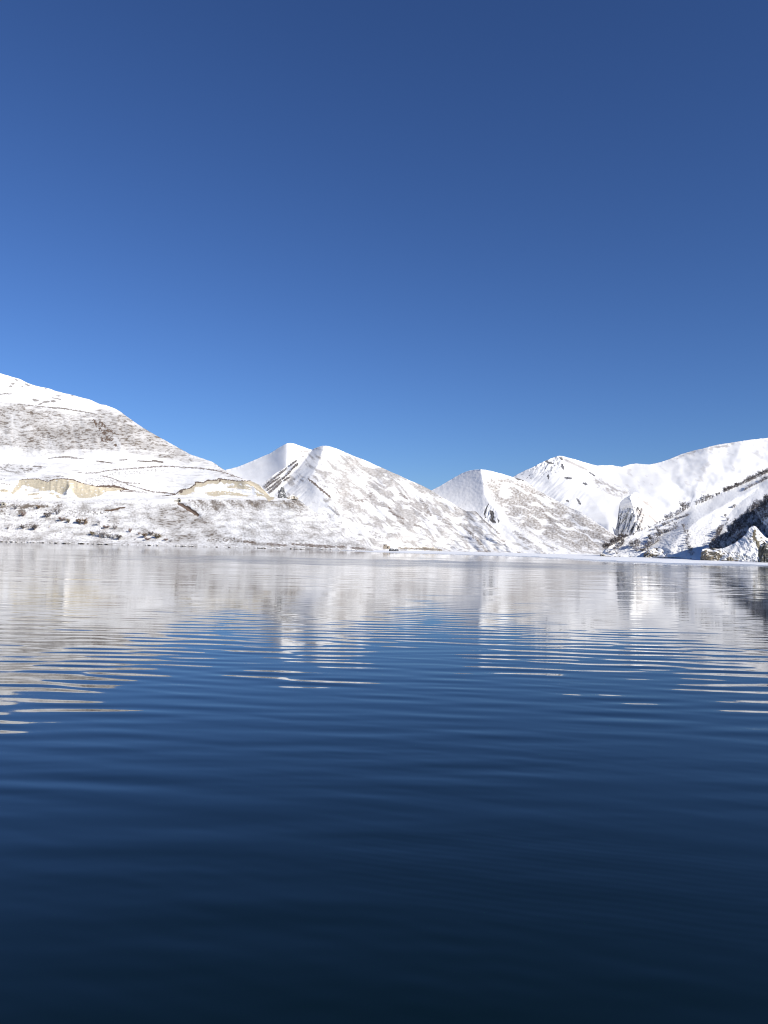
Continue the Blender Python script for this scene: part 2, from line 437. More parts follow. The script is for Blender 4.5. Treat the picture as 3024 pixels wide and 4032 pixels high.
    for cx, cy, rx, ry, dg in ((130, 1946, 26, 5, -8), (205, 1943, 14, 5, 10), (228, 1955, 14, 6, 30), (145, 1962, 25, 3, -5), (100, 1929, 10, 4, 0), (15, 1932, 24, 7, 5), (445, 1928, 18, 8, 0), (395, 1935, 10, 8, 0)):
        c = np.maximum(c, 0.62 * blob(X, Y, cx, cy, rx, ry, dg, 35))
        e = np.maximum(e, 0.33 * blob(X, Y, cx, cy, rx, ry, dg, 36))
    d2, s2, _ = seg_dist(X, Y, scarp2_top)
    below = Y > np.interp(X, [p[0] for p in scarp2_top], [p[1] for p in scarp2_top])
    band = below * (1 - sstep(9, 22, d2 + 7 * pnoise(X / 16, Y / 16, 37))) * sstep(680, 720, X)
    c = np.maximum(c, 0.85 * band)
    e = np.maximum(e, 0.66 * line(X, Y, scarp2_top[:-3], 3.0, 2.2, 2, 38))
    e = np.maximum(e, 0.55 * blob(X, Y, 714, 1936, 9, 7, -30, 39) + 0.5 * blob(X, Y, 866, 1893, 6, 8, 0, 40))
    for pg in ([(803, 1938.6), (839, 1933), (882, 1931), (940, 1940), (985, 1952), (960, 1956), (893, 1948.6), (848, 1956), (821, 1953)],
               [(890, 1916), (910, 1910), (960, 1910), (1000, 1922), (985, 1930), (940, 1924), (897, 1922)], [(985, 1900), (1018, 1912), (1045, 1940), (1020, 1940), (1000, 1920)],
               [(1000, 1935), (1030, 1945), (1055, 1955), (1010, 1955)], [(700, 1950), (740, 1935), (760, 1925), (770, 1935), (730, 1952)]):
        c = np.maximum(c, 0.70 * poly(X, Y, pg, 3, 3.5, 41) * (1 - 0.5 * sstep(0.15, 0.5, fbm(X / 12, Y / 7, 74, 3))))
    # bank below the road
    sp = fbm(X / 7, Y / 6, 75, 4)
    bank = sstep(1964, 1970, Y)
    g = np.maximum(g, bank * 0.90 * poly(X, Y, [(735, 1960), (1178, 1962), (1230, 2005), (1180, 2016), (1080, 2000), (1000, 2014), (900, 2000), (850, 2022), (780, 2000)], 16, 12, 43) * np.clip(0.60 + 0.4 * sp + 0.5 * fbm(rot(X, Y, 40)[0] / 60, rot(X, Y, 40)[1] / 22, 91, 3), 0, 1))
    c = np.maximum(c, bank * 0.40 * poly(X, Y, [(840, 1970), (1178, 1968), (1225, 2000), (1100, 2012), (990, 2000), (880, 2010)], 12, 7, 44) * sstep(0.0, 0.5, fbm(X / 22, Y / 14, 76, 3)))
    rg = fbm(rot(X, Y, 45)[0] / 30, rot(X, Y, 45)[1] / 7, 77, 3)
    g = np.maximum(g, bank * sstep(880, 980, X) * sstep(2010, 2060, Y) * 0.42 * sstep(-0.1, 0.6, rg + 0.4 * sp))
    z3 = poly(X, Y, [(560, 2040), (640, 1992), (715, 1985), (790, 2030), (850, 2062), (885, 2130), (700, 2134), (640, 2085), (600, 2060)], 26, 10, 45)
    g = np.maximum(g, z3 * (0.52 + 0.40 * streak) * (0.8 + 0.6 * fbm(X / 60, Y / 40, 90, 2)))
    e = np.maximum(e, 0.95 * line(X, Y, [(704, 1984), (735, 1998), (760, 2014), (778, 2028)], 13, 2.5, 2, 46))
    z4 = poly(X, Y, [(-700, 1980), (250, 1978), (235, 2005), (130, 2012), (60, 2035), (-700, 2040)], 16, 10, 47)
    g = np.maximum(g, z4 * np.clip(0.42 + 0.5 * sp + 0.9 * fbm(X / 50, Y / 18, 92, 3), 0, 1))
    g = np.maximum(g, 0.70 * poly(X, Y, [(50, 2064), (165, 2062), (140, 2085), (60, 2080)], 4, 4, 48) * (0.6 + sp))
    c = np.maximum(c, 0.45 * poly(X, Y, [(180, 2066), (290, 2066), (370, 2085), (300, 2090), (200, 2086)], 4, 4, 49) * (0.5 + sp))
    g = np.maximum(g, bank * sstep(640, 560, X) * 0.40 * sstep(0.05, 0.55, fbm(X / 16, Y / 5, 78, 4)))
    g = np.maximum(g, 0.62 * poly(X, Y, [(255, 2010), (420, 2000), (480, 2008), (430, 2020), (380, 2028), (280, 2028)], 5, 6, 50) * sstep(-0.2, 0.3, sp))
    e = np.maximum(e, 0.8 * line(X, Y, [(415, 2010), (440, 2009), (470, 2002), (492, 1997)], 6, 2, 1.5, 51))
    g = np.maximum(g, 0.75 * line(X, Y, [(820, 2128), (900, 2124), (960, 2130), (1010, 2140)], 12, 6) * (0.6 + sp))
    for pts, w in (([(1050, 2142), (1090, 2146), (1125, 2147)], 9), ([(1150, 2143), (1220, 2146), (1260, 2150), (1318, 2152)], 9), ([(1330, 2152), (1365, 2155)], 8), ([(960, 2132), (1010, 2138)], 6), ([(1380, 2157), (1440, 2162)], 6)):
        e = np.maximum(e, 0.50 * line(X, Y, pts, w, 4, 3.5, 52))
        c = np.maximum(c, 0.4 * line(X, Y, pts, w + 4, 4, 2.5, 53))
    shore = y_at(X, np.interp(X, [-700, 0, 700, 1300, 1490], [870, 795, 690, 600, 575]), 0)
    g = np.maximum(g, 0.55 * sstep(0, 3, shore - Y) * sstep(9, 3, shore - Y) * sstep(-0.1, 0.4, fbm(X / 20, Y / 3, 79, 3)))
    g = np.maximum(g, 0.40 * sstep(60, 30, shore - Y) * sstep(0.05, 0.5, fbm(X / 11, Y / 4, 80, 4)))
    low = sstep(1968, 1985, Y)
    g = np.maximum(g, low * np.clip(0.25 + 0.40 * fbm(X / 60, Y / 20, 94, 3) + 0.22 * sp + 0.1 * st, 0, 0.6))
    g = np.maximum(g, (1 - low) * sstep(1800, 1830, Y) * np.clip(0.06 + 0.3 * fbm(X / 60, Y / 9, 95, 3) + 0.12 * st, 0, 0.45))
    a['grass'][:] = g; a['clay'][:] = c; a['earth'][:] = e
hL = hill('hill', 'broad snow-streaked hill with tan clay scarps on the left shore', -320, 1490, L_sil, L_lines, M_left,
          feats=[([(704, 1980), (740, 2000), (780, 2030)], 5, 8, 8), ([(274, 1915), (262, 1940)], -5, 9, 9)],
          relief=L_relief, paint=L_paint, seed=1, rs=0.3, smooth=62, step=2.2)

# ---- back left peak ---------------------------------------------------------
A_sil = [(760, 1905), (889, 1850), (937, 1838), (986, 1818), (1034, 1797), (1060, 1787), (1082, 1773), (1099, 1762), (1127, 1746.5), (1142, 1743.5), (1157, 1746), (1193, 1759), (1227, 1771), (1300, 1805), (1420, 1860), (1520, 1905)]
A_lines = [[(760, 1990, 1500), (1100, 1990, 1460), (1520, 1990, 1500)], [(760, None, 1900), (1000, None, 1960), (1130, None, 2000), (1300, None, 2050), (1520, None, 2100)]]
def A_relief(X, Y):
    gx, gy = rot(X, Y, -40)
    return 30 * fbm(X / 150, Y / 120, 90, 3) + 14 * sstep(1125, 1140, X) * ridged(gx / 90, gy / 16, 91, 3) + 2 * fbm(X / 14, Y / 14, 92, 3)
def A_paint(X, Y, a):
    a['grass'][:] = 0.55 * blob(X, Y, 1195, 1776, 26, 9, 25, 3) * (0.6 + fbm(X / 10, Y / 6, 93, 3)) + 0.35 * blob(X, Y, 1150, 1805, 20, 6, -35, 4)
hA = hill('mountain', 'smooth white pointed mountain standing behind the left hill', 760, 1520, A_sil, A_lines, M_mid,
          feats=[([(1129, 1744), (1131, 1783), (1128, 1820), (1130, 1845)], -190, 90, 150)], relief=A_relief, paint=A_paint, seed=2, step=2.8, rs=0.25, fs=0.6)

# ---- second mountain --------------------------------------------------------
B_sil = [(960, 1955), (1010, 1922), (1027, 1907), (1060, 1883), (1090, 1861), (1127, 1838), (1151, 1820), (1178, 1802), (1205, 1785), (1227, 1771), (1250, 1761), (1271, 1755), (1286, 1755),
         (1301, 1758.6), (1328, 1767), (1362, 1782), (1392, 1795), (1422, 1806), (1452, 1818), (1482, 1833), (1501, 1840), (1537, 1857), (1573, 1872), (1609, 1890), (1645, 1904),
         (1670, 1916), (1697, 1930), (1727, 1949), (1757, 1967), (1786, 1984), (1818, 2004), (1840, 2014), (1872, 2012), (1904, 2045), (1943, 2078), (1970, 2101), (2005, 2140), (2040, 2180), (2060, 2190)]
B_lines = [[(960, 'foot', 700), (1470, 'foot', 655), (1700, 'foot', 760), (2060, 'foot', 770)],
           [(960, 'shore', 703), (1470, 'shore', 658), (1700, 'shore', 764), (2060, 'shore', 774)],
           [(960, 2150, 740), (1470, 2158, 690), (1700, 2160, 800), (1900, 2170, 800), (2060, 2189, 780)],
           [(960, 2080, 860), (1300, 2080, 820), (1550, 2100, 820), (1800, 2110, 880), (1950, 2120, 840), (2060, 2188, 784)],
           [(960, None, 1150), (1130, None, 1240), (1280, None, 1290), (1450, None, 1270), (1700, None, 1140), (1872, None, 1010), (1970, None, 870), (2060, None, 788)]]
def B_relief(X, Y):
    gx, gy = rot(X, Y, 38)
    r = 34 * fbm(X / 220, Y / 160, 101, 3)
    r += 12 * ridged(gx / 210, gy / 60, 103, 2) * sstep(1240, 1330, X)
    r += 2.5 * ridged(gx / 70, gy / 22, 105, 2) * sstep(1240, 1330, X)
    gx2, gy2 = rot(X, Y, -42)
    r += 9 * ridged(gx2 / 150, gy2 / 26, 106, 2) * sstep(1250, 1180, X)
    r += 1.2 * fbm(X / 16, Y / 12, 107, 3)
    return r
def B_paint(X, Y, a):
    gx, gy = rot(X, Y, 33)
    wv = 14 * pnoise(X / 60, Y / 60, 110)
    n1 = fbm((gx + wv) / 78, (gy + wv) / 22, 111, 4)
    n2 = fbm((gx + wv) / 26, (gy + wv) / 8, 112, 3)
    n3 = fbm(X / 9, Y / 6, 113, 3)
    dens = np.interp(X, [1000, 1230, 1330, 1450, 1600, 1750, 1900], [-0.5, -0.18, 0.03, 0.10, 0.14, 0.08, 0.06])
    dens = dens + np.interp(Y, [1750, 1790, 1900, 2050, 2110, 2170], [-0.25, -0.08, 0.08, 0.02, -0.16, -0.3])
    dens = dens - 0.5 * blob(X, Y, 1250, 1960, 110, 60, 40, 1) - 0.5 * blob(X, Y, 1480, 2010, 70, 22, 25, 2) - 0.45 * blob(X, Y, 1420, 2085, 130, 16, 22, 3) - 0.4 * blob(X, Y, 1540, 1965, 60, 12, -8, 4)
    dens = dens + 0.4 * blob(X, Y, 1340, 1905, 40, 26, 10, 5) + 0.35 * blob(X, Y, 1590, 2035, 70, 26, 25, 6) + 0.3 * blob(X, Y, 1380, 1940, 45, 18, 0, 7) + 0.3 * blob(X, Y, 1470, 1860, 60, 14, 20, 8) + 0.3 * blob(X, Y, 1300, 2000, 30, 50, -35, 9)
    g = 0.58 * sstep(-0.28, 0.36, n1 * 0.9 + n2 * 0.5 + dens) * (0.85 + 0.3 * n3)
    lower = 0.42 * sstep(0.1, 0.5, fbm(X / 50, Y / 10, 115, 3)) * sstep(2080, 2110, Y) * sstep(1440, 1480, X)
    g = np.maximum(g, lower)
    g = np.maximum(g, 0.5 * poly(X, Y, [(1450, 2085), (1480, 2092), (1540, 2125), (1560, 2140), (1480, 2120), (1455, 2105)], 5, 5, 21) * (0.6 + n3))
    e = np.zeros_like(X)
    for pts, w, k in (([(1214, 1886), (1240, 1907), (1262, 1925), (1300, 1957)], 4, .75), ([(1573, 1945), (1590, 1955), (1602, 1964)], 8, .6), ([(1531, 1994), (1536, 2010), (1552, 2026), (1590, 2043)], 6, .6),
                      ([(1653, 1960), (1668, 1985), (1685, 2015), (1697, 2026)], 11, .55), ([(1447, 1922), (1462, 1940), (1458, 1955), (1435, 1970), (1400, 1972)], 9, .5), ([(1565, 2050), (1590, 2062)], 9, .55),
                      ([(1375, 1990), (1392, 2004)], 6, .5), ([(1500, 1998), (1560, 1985), (1610, 1986), (1660, 2015)], 4, .45), ([(1630, 2065), (1680, 2085)], 7, .5), ([(1725, 2045), (1770, 2065)], 8, .45),
                      ([(1875, 2014), (1904, 2046), (1943, 2079), (1967, 2102)], 8, .55), ([(1830, 2080), (1860, 2105), (1885, 2130), (1903, 2150)], 10, .55), ([(1965, 2100), (1990, 2140)], 6, .5),
                      ([(1300, 1960), (1330, 2000), (1350, 2030)], 4, .4), ([(1880, 2168), (1930, 2172)], 5, .55)):
        e = np.maximum(e, 0.85 * k * line(X, Y, pts, w, 6, 4, 23))
    c = np.zeros_like(X)
    for pts, w in (([(1570, 2158), (1620, 2160), (1680, 2162), (1740, 2166)], 7), ([(1665, 2158), (1700, 2162), (1735, 2165)], 9)):
        c = np.maximum(c, 0.55 * line(X, Y, pts, w, 3, 3, 25))
        e = np.maximum(e, 0.50 * line(X, Y, pts, w * 0.7, 3, 3, 27))
    # bare scrub lines in the shaded gully
    for pts, w in (([(1040, 1915), (1080, 1882), (1105, 1864), (1128, 1842)], 6), ([(1044, 1922), (1070, 1900), (1100, 1882)], 6), ([(1052, 1931), (1080, 1910), (1104, 1890)], 7),
                   ([(1060, 1940), (1085, 1920), (1106, 1900)], 7), ([(1112, 1886), (1135, 1866), (1155, 1843), (1172, 1828)], 8), ([(1120, 1892), (1138, 1880)], 5), ([(1142, 1833), (1165, 1817)], 5), ([(1165, 1862), (1190, 1842)], 6), ([(1200, 1832), (1222, 1818)], 5)):
        e = np.maximum(e, 0.36 * line(X, Y, pts, w, 2.5, 2, 29))
    r_ = 0.7 * blob(X, Y, 1110, 1942, 17, 20, 0, 31)
    a['grass'][:] = g; a['earth'][:] = e; a['clay'][:] = c; a['rock'][:] = r_
hB = hill('mountain', 'snowy mountain with grey-brown grass patches in the middle', 960, 2060, B_sil, B_lines, M_mid,
          feats=[([(1230, 1772), (1180, 1840), (1140, 1890), (1080, 1950)], 70, 40, 60), ([(1275, 1757), (1250, 1830), (1215, 1890), (1270, 1940), (1330, 2010), (1420, 2090)], -60, 60, 60),
                 ([(1300, 2050), (1400, 2080), (1470, 2110), (1530, 2150)], 30, 40, 40), ([(1480, 2088), (1520, 2118), (1560, 2145)], -22, 18, 18)],
          relief=B_relief, paint=B_paint, seed=3, step=2.3, rs=0.62, fs=0.6, taper=0.4)

# ---- third mountain ---------------------------------------------------------
C_sil = [(1600, 1975), (1698, 1931), (1734, 1913), (1782, 1884), (1821, 1862), (1850, 1852.5), (1879, 1848.7), (1907, 1848.7), (1936, 1855), (1975, 1865), (2017, 1877.6), (2030, 1881), (2066, 1892),
         (2085, 1906), (2104, 1919), (2124, 1933), (2162, 1955), (2201, 1975), (2239, 1997), (2271, 2009), (2288, 2016), (2320, 2037), (2350, 2058), (2406, 2097), (2440, 2118), (2520, 2158), (2580, 2186)]
C_lines = [[(1600, 'foot', 830), (2000, 'foot', 800), (2580, 'foot', 780)], [(1600, 'shore', 834), (2000, 'shore', 804), (2580, 'shore', 784)],
           [(1600, 2150, 880), (2000, 2165, 840), (2300, 2168, 830), (2580, 2187, 800)],
           [(1600, 2060, 1100), (1900, 2060, 1050), (2100, 2070, 1020), (2300, 2110, 940), (2450, 2150, 860), (2580, 2186.5, 806)],
           [(1600, None, 1330), (1890, None, 1400), (2100, None, 1340), (2250, None, 1200), (2400, None, 1000), (2580, None, 815)]]
def C_relief(X, Y):
    gx, gy = rot(X, Y, 34)
    r = 26 * fbm(X / 200, Y / 150, 121, 3) * (0.25 + 0.75 * sstep(1880, 1960, X)) + 9 * ridged(gx / 200, gy / 50, 122, 2) * sstep(1930, 2000, X) + 2 * ridged(gx / 60, gy / 20, 124, 2) * sstep(1930, 2000, X)
    gx2, gy2 = rot(X, Y, -62)
    r += 0.6 * ridged(gx2 / 120, gy2 / 40, 125, 2) * sstep(1920, 1880, X) + 1.8 * fbm(X / 13, Y / 10, 126, 4)
    r += 9 * blob(X, Y, 1930, 2030, 26, 40, 0, 2) * ridged(X / 11, Y / 30, 127, 3)
    return r
def C_paint(X, Y, a):
    gx, gy = rot(X, Y, 22)
    wv = 12 * pnoise(X / 50, Y / 50, 130)
    n1 = fbm((gx + wv) / 85, (gy + wv) / 17, 131, 3)
    n3 = fbm(X / 8, Y / 6, 133, 3)
    z = poly(X, Y, [(1905, 1905), (1935, 1880), (2000, 1880), (2085, 1908), (2240, 2000), (2350, 2060), (2440, 2120), (2380, 2165), (2290, 2175), (2230, 2150), (2150, 2125), (2080, 2100), (2010, 2050), (1960, 1990)], 16, 10, 135)
    up = sstep(1880, 1925, Y)
    g = z * 0.70 * sstep(-0.36, 0.14, n1 + 0.12 * up + 0.2 * blob(X, Y, 2050, 1990, 60, 40, 30, 1) - 0.35 * blob(X, Y, 2160, 2060, 60, 8, 5, 2) - 0.3 * blob(X, Y, 2260, 2080, 70, 14, 15, 3)) * (0.75 + 0.5 * n3)
    low = 0.42 * sstep(0.0, 0.4, fbm(gx / 34, gy / 10, 137, 3)) * sstep(2090, 2120, Y) * sstep(1990, 2040, X)
    g = np.maximum(g, low)
    e = np.zeros_like(X)
    for pts, w, k in (([(2025, 2092), (2060, 2120), (2100, 2150), (2145, 2182)], 12, .5), ([(2020, 2092), (2050, 2110)], 10, .5), ([(1910, 1915), (1930, 1945), (1950, 1975)], 9, .4), ([(2130, 2000), (2150, 2030), (2170, 2050)], 6, .5),
                      ([(1950, 1920), (1990, 1975), (2010, 1990), (2040, 1995)], 6, .4), ([(2060, 2035), (2110, 2060), (2140, 2062)], 8, .4), ([(2085, 1908), (2162, 1956), (2240, 2000), (2300, 2040), (2420, 2110)], 7, .45),
                      ([(2310, 2075), (2350, 2110), (2390, 2140)], 10, .45), ([(2250, 2150), (2300, 2165), (2330, 2172)], 6, .4), ([(2000, 2172), (2060, 2176)], 5, .5), ([(2150, 2150), (2210, 2165)], 6, .4)):
        e = np.maximum(e, 0.85 * k * line(X, Y, pts, w, 6, 4, 139))
    rk = np.maximum(0.8 * line(X, Y, [(1923, 1985), (1914, 2005), (1908, 2025), (1913, 2038)], 5, 1.5, 1.5, 141), 0.95 * line(X, Y, [(1932, 2012), (1940, 2028), (1935, 2045), (1947, 2056)], 13, 2, 2.5, 143))
    rk = np.maximum(rk, 0.6 * line(X, Y, [(1958, 2042), (1965, 2052), (1962, 2058)], 4, 1.5, 1, 144))
    rk = np.maximum(rk, 0.7 * line(X, Y, [(2024, 1877), (2035, 1885), (2060, 1892)], 6, 2, 2, 145))
    a['grass'][:] = g; a['earth'][:] = e; a['rock'][:] = rk
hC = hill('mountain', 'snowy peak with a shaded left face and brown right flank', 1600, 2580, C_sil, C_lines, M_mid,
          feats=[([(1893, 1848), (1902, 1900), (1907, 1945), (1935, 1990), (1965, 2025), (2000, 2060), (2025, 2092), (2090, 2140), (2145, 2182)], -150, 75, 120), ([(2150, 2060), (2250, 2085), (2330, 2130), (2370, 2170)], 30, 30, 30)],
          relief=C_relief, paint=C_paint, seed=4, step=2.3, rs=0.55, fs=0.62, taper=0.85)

# ---- far right massif -------------------------------------------------------
D_sil = [(1900, 1935), (2020, 1878), (2044, 1864), (2070, 1851), (2104, 1837), (2128, 1823), (2155, 1811), (2174, 1803), (2201, 1794.5), (2215, 1795.7), (2251, 1805), (2288, 1816), (2321, 1826), (2350, 1833),
         (2406, 1831.4), (2448, 1838), (2482, 1828), (2503, 1825), (2558, 1829), (2600, 1820), (2638, 1807), (2684, 1787), (2728, 1775), (2761, 1767.7), (2789, 1760), (2820, 1752), (2868, 1744.7), (2907, 1738), (2958, 1731), (3024, 1724), (3200, 1712), (3700, 1690)]
D_lines = [[(1900, 2190, 1450), (2500, 2190, 1400), (3700, 2190, 1500)], [(1900, 2060, 1650), (2300, 2060, 1600), (2500, 2060, 1560), (3700, 2050, 1750)],
           [(1900, 1940, 2000), (2200, 1900, 2050), (2450, 1920, 1960), (2700, 1900, 1990), (3024, 1880, 2040), (3700, 1880, 2200)],
           [(1900, None, 2150), (2200, None, 2250), (2450, None, 2330), (2700, None, 2420), (3024, None, 2500), (3700, None, 2700)]]
def D_relief(X, Y):
    r = 60 * fbm(X / 230, Y / 150, 151, 3) + 9 * fbm(X / 60, Y / 45, 152, 2)
    crag = sstep(1885, 1840, Y + 0.25 * np.abs(X - 2130)) * sstep(2020, 2050, X) * sstep(2240, 2215, X)
    gx, gy = rot(X, Y, -55)
    r += crag * (34 * ridged(gx / 60, gy / 18, 153, 3) + 10 * ridged(X / 14, Y / 14, 154, 2))
    face = sstep(2060, 2110, X) * sstep(2340, 2260, X) * sstep(1835, 1870, Y)
    gx2, gy2 = rot(X, Y, -48)
    r += face * 9 * ridged(gx2 / 170, gy2 / 26, 155, 2)
    r += 30 * sstep(2590, 2680, X) * fbm(X / 90, Y / 60, 157, 3)
    return r
def D_paint(X, Y, a):
    gx, gy = rot(X, Y, 32)
    g = 0.55 * poly(X, Y, [(2330, 1868), (2400, 1905), (2478, 1940), (2450, 1960), (2400, 1945), (2345, 1905)], 14, 9, 161) * sstep(-0.35, 0.2, fbm(gx / 30, gy / 8, 162, 3))
    g = np.maximum(g, 0.45 * line(X, Y, [(2205, 1800), (2250, 1822), (2310, 1850)], 6, 4))
    g = np.maximum(g, 0.42 * line(X, Y, [(2640, 1806), (2728, 1778), (2800, 1762), (2880, 1748)], 12, 10) * sstep(-0.2, 0.4, fbm(X / 26, Y / 9, 163, 3)))
    g = np.maximum(g, 0.24 * sstep(0.2, 0.7, fbm(gx / 50, gy / 22, 164, 3)) * sstep(2440, 2480, X) * sstep(2000, 1900, Y))
    rk = np.zeros_like(X)
    n = fbm(X / 8, Y / 7, 165, 3)
    cr = poly(X, Y, [(2030, 1872), (2100, 1836), (2200, 1794), (2225, 1815), (2215, 1850), (2180, 1875), (2130, 1880), (2080, 1892)], 9, 6, 166)
    rk = np.maximum(rk, 0.7 * cr * sstep(0.12, 0.5, n))
    for pts, w in (([(2150, 1817), (2165, 1823), (2175, 1825)], 7), ([(2158, 1870), (2160, 1885)], 6), ([(2212, 1828), (2218, 1845)], 8), ([(2205, 1803), (2216, 1812)], 6), ([(2225, 1880), (2250, 1884)], 6), ([(2298, 1902), (2310, 1908)], 6), ([(2272, 1965), (2285, 1985)], 7), ([(2230, 1970), (2238, 1975)], 5), ([(2320, 1860), (2345, 1875)], 3)):
        rk = np.maximum(rk, 0.72 * line(X, Y, pts, w, 3, 3, 167))
    a['grass'][:] = g; a['rock'][:] = rk
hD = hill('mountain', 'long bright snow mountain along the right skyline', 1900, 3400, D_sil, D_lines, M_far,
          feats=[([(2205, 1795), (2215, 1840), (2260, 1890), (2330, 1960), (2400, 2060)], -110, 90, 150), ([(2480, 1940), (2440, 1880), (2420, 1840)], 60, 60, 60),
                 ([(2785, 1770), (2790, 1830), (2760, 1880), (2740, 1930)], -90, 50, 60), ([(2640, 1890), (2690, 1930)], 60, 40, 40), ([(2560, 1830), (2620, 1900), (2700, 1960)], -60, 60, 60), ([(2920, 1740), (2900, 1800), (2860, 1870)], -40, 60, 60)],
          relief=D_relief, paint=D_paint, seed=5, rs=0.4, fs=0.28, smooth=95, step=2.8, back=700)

# ---- craggy spur in front of the massif ------------------------------------
E_sil = [(2405, 2140), (2420, 2094), (2428, 2070), (2434, 2043), (2436, 2004), (2438.6, 1981), (2454, 1966), (2478, 1951), (2493, 1942), (2500, 1939), (2512, 1941.6), (2531, 1954), (2556, 1971), (2572, 1987), (2601, 2015), (2640, 2045), (2700, 2085), (2760, 2120)]
E_lines = [[(2405, 2180, 1150), (2500, 2180, 1140), (2760, 2180, 1150)], [(2405, None, 1240), (2438, None, 1260), (2500, None, 1330), (2600, None, 1300), (2760, None, 1240)]]
def E_relief(X, Y):
    crag = sstep(1985, 2010, Y) * sstep(2545, 2515, X)
    gx, gy = rot(X, Y, -68)
    return crag * (34 * ridged(gx / 90, gy / 17, 171, 3) + 8 * ridged(X / 9, Y / 12, 172, 2)) + 16 * fbm(X / 60, Y / 40, 173, 3) + 1.5 * fbm(X / 10, Y / 10, 175, 3)
def E_paint(X, Y, a):
    gx, gy = rot(X, Y, 42)
    g = 0.55 * sstep(2495, 2515, X) * sstep(-0.05, 0.3, fbm(gx / 60, gy / 9, 181, 3)) * sstep(1945, 1960, Y)
    crag = sstep(1992, 2012, Y) * sstep(2540, 2515, X)
    rk = 0.34 * crag * sstep(0.0, 0.5, ridged(rot(X, Y, -68)[0] / 90, rot(X, Y, -68)[1] / 17, 171, 3) * -1 + 0.25 * fbm(X / 8, Y / 8, 183, 3) - 0.05)
    rk = np.maximum(rk, 0.8 * line(X, Y, [(2508, 2065), (2512, 2080), (2517, 2092)], 8, 2, 2, 184))
    a['grass'][:] = g; a['rock'][:] = rk
hE = hill('hill', 'craggy snow spur with blue shadowed ribs below the right massif', 2405, 2760, E_sil, E_lines, M_far,
          feats=[([(2499, 1938), (2480, 1956), (2490, 1990), (2496, 2010), (2500, 2060), (2510, 2120)], -90, 38, 60)], relief=E_relief, paint=E_paint, seed=6, rs=0.8, sil_jit=2.6, back=150)

# ---- near right hill --------------------------------------------------------
F_sil = [(2366, 2191), (2368, 2186), (2372, 2174), (2383, 2160), (2427, 2133), (2448, 2122), (2462, 2114), (2492, 2101), (2518, 2090), (2557, 2075), (2590, 2059), (2622, 2044), (2655, 2028), (2690, 2009), (2718, 1994),
         (2755, 1979), (2786, 1966), (2820, 1950), (2848, 1936), (2881, 1922), (2933, 1900), (2971, 1882), (2999, 1869), (3024, 1857), (3150, 1800), (3300, 1760), (3600, 1740)]
F_lines = [[(2366, 'foot', 560), (2540, 'foot', 555), (2664, 'foot', 545), (2760, 'foot', 520), (3024, 'foot', 500), (3600, 'foot', 480)],
           [(2366, 'shore', 562), (2540, 'shore', 557), (2664, 'shore', 547), (2760, 'shore', 522), (3024, 'shore', 502), (3600, 'shore', 482)],
           [(2366, 2188, 566), (2450, 2165, 574), (2600, 2150, 572), (2760, 2140, 560), (3024, 2120, 540), (3600, 2100, 510)],
           [(2366, None, 570), (2448, None, 590), (2590, None, 625), (2755, None, 665), (2933, None, 705), (3024, None, 725), (3600, None, 800)]]
def F_relief(X, Y):
    gx, gy = rot(X, Y, -48)
    r = 10 * fbm(X / 160, Y / 110, 191, 3) + 1.0 * ridged(gx / 120, gy / 34, 192, 2)
    low = sstep(2110, 2160, Y)
    r += low * (2.6 * fbm(X / 26, Y / 14, 193, 3)) + 0.7 * fbm(X / 9, Y / 6, 194, 3)
    r += 1.2 * sstep(2080, 2130, Y) * sstep(2690, 2640, X) * fbm(X / 14, Y / 7, 195, 3)
    return r
def F_paint(X, Y, a):
    n = fbm(X / 6, Y / 4, 201, 4)
    g = 0.45 * sstep(0.22, 0.6, n) * (poly(X, Y, [(2640, 2040), (2720, 2030), (2800, 2070), (2790, 2150), (2700, 2190), (2590, 2170), (2620, 2100)], 14, 8, 202) * 0.9 + 0.6 * poly(X, Y, [(2370, 2175), (2460, 2125), (2600, 2100), (2560, 2180), (2400, 2190)], 10, 6, 203))
    rk = 0.8 * line(X, Y, [(2372, 2172), (2370, 2186)], 5, 2)
    for cx, cy, rx, ry in ((2700, 2085, 16, 24), (2712, 2110, 14, 18), (2705, 2140, 12, 20), (2720, 2160, 12, 18)):
        rk = np.maximum(rk, 0.62 * blob(X, Y, cx, cy, rx, ry, 0, 204) * sstep(0.05, 0.4, n))
    rk = np.maximum(rk, 0.55 * sstep(0.28, 0.55, fbm(X / 11, Y / 4, 205, 3)) * blob(X, Y, 2785, 2080, 24, 60, 0, 206))
    c = 0.45 * sstep(0.2, 0.5, fbm(X / 10, Y / 5, 207, 3)) * poly(X, Y, [(2630, 2130), (2660, 2090), (2680, 2110), (2665, 2165), (2640, 2170)], 6, 5, 208)
    a['grass'][:] = g; a['rock'][:] = rk; a['clay'][:] = c
hF = hill('hill', 'near right snow slope rising out of the frame', 2366, 3300, F_sil, F_lines, M_right,
          feats=[([(2640, 2160), (2690, 2095), (2760, 2040), (2900, 1960), (3024, 1900)], -14, 60, 80), ([(2560, 2150), (2640, 2080), (2700, 2035)], 4, 26, 26),
                 ([(2800, 2130), (2840, 2060), (2900, 1990), (2990, 1920)], 4, 30, 30)],
          relief=F_relief, paint=F_paint, seed=7, rs=0.4, step=1.9, sil_jit=1.2, back=260)

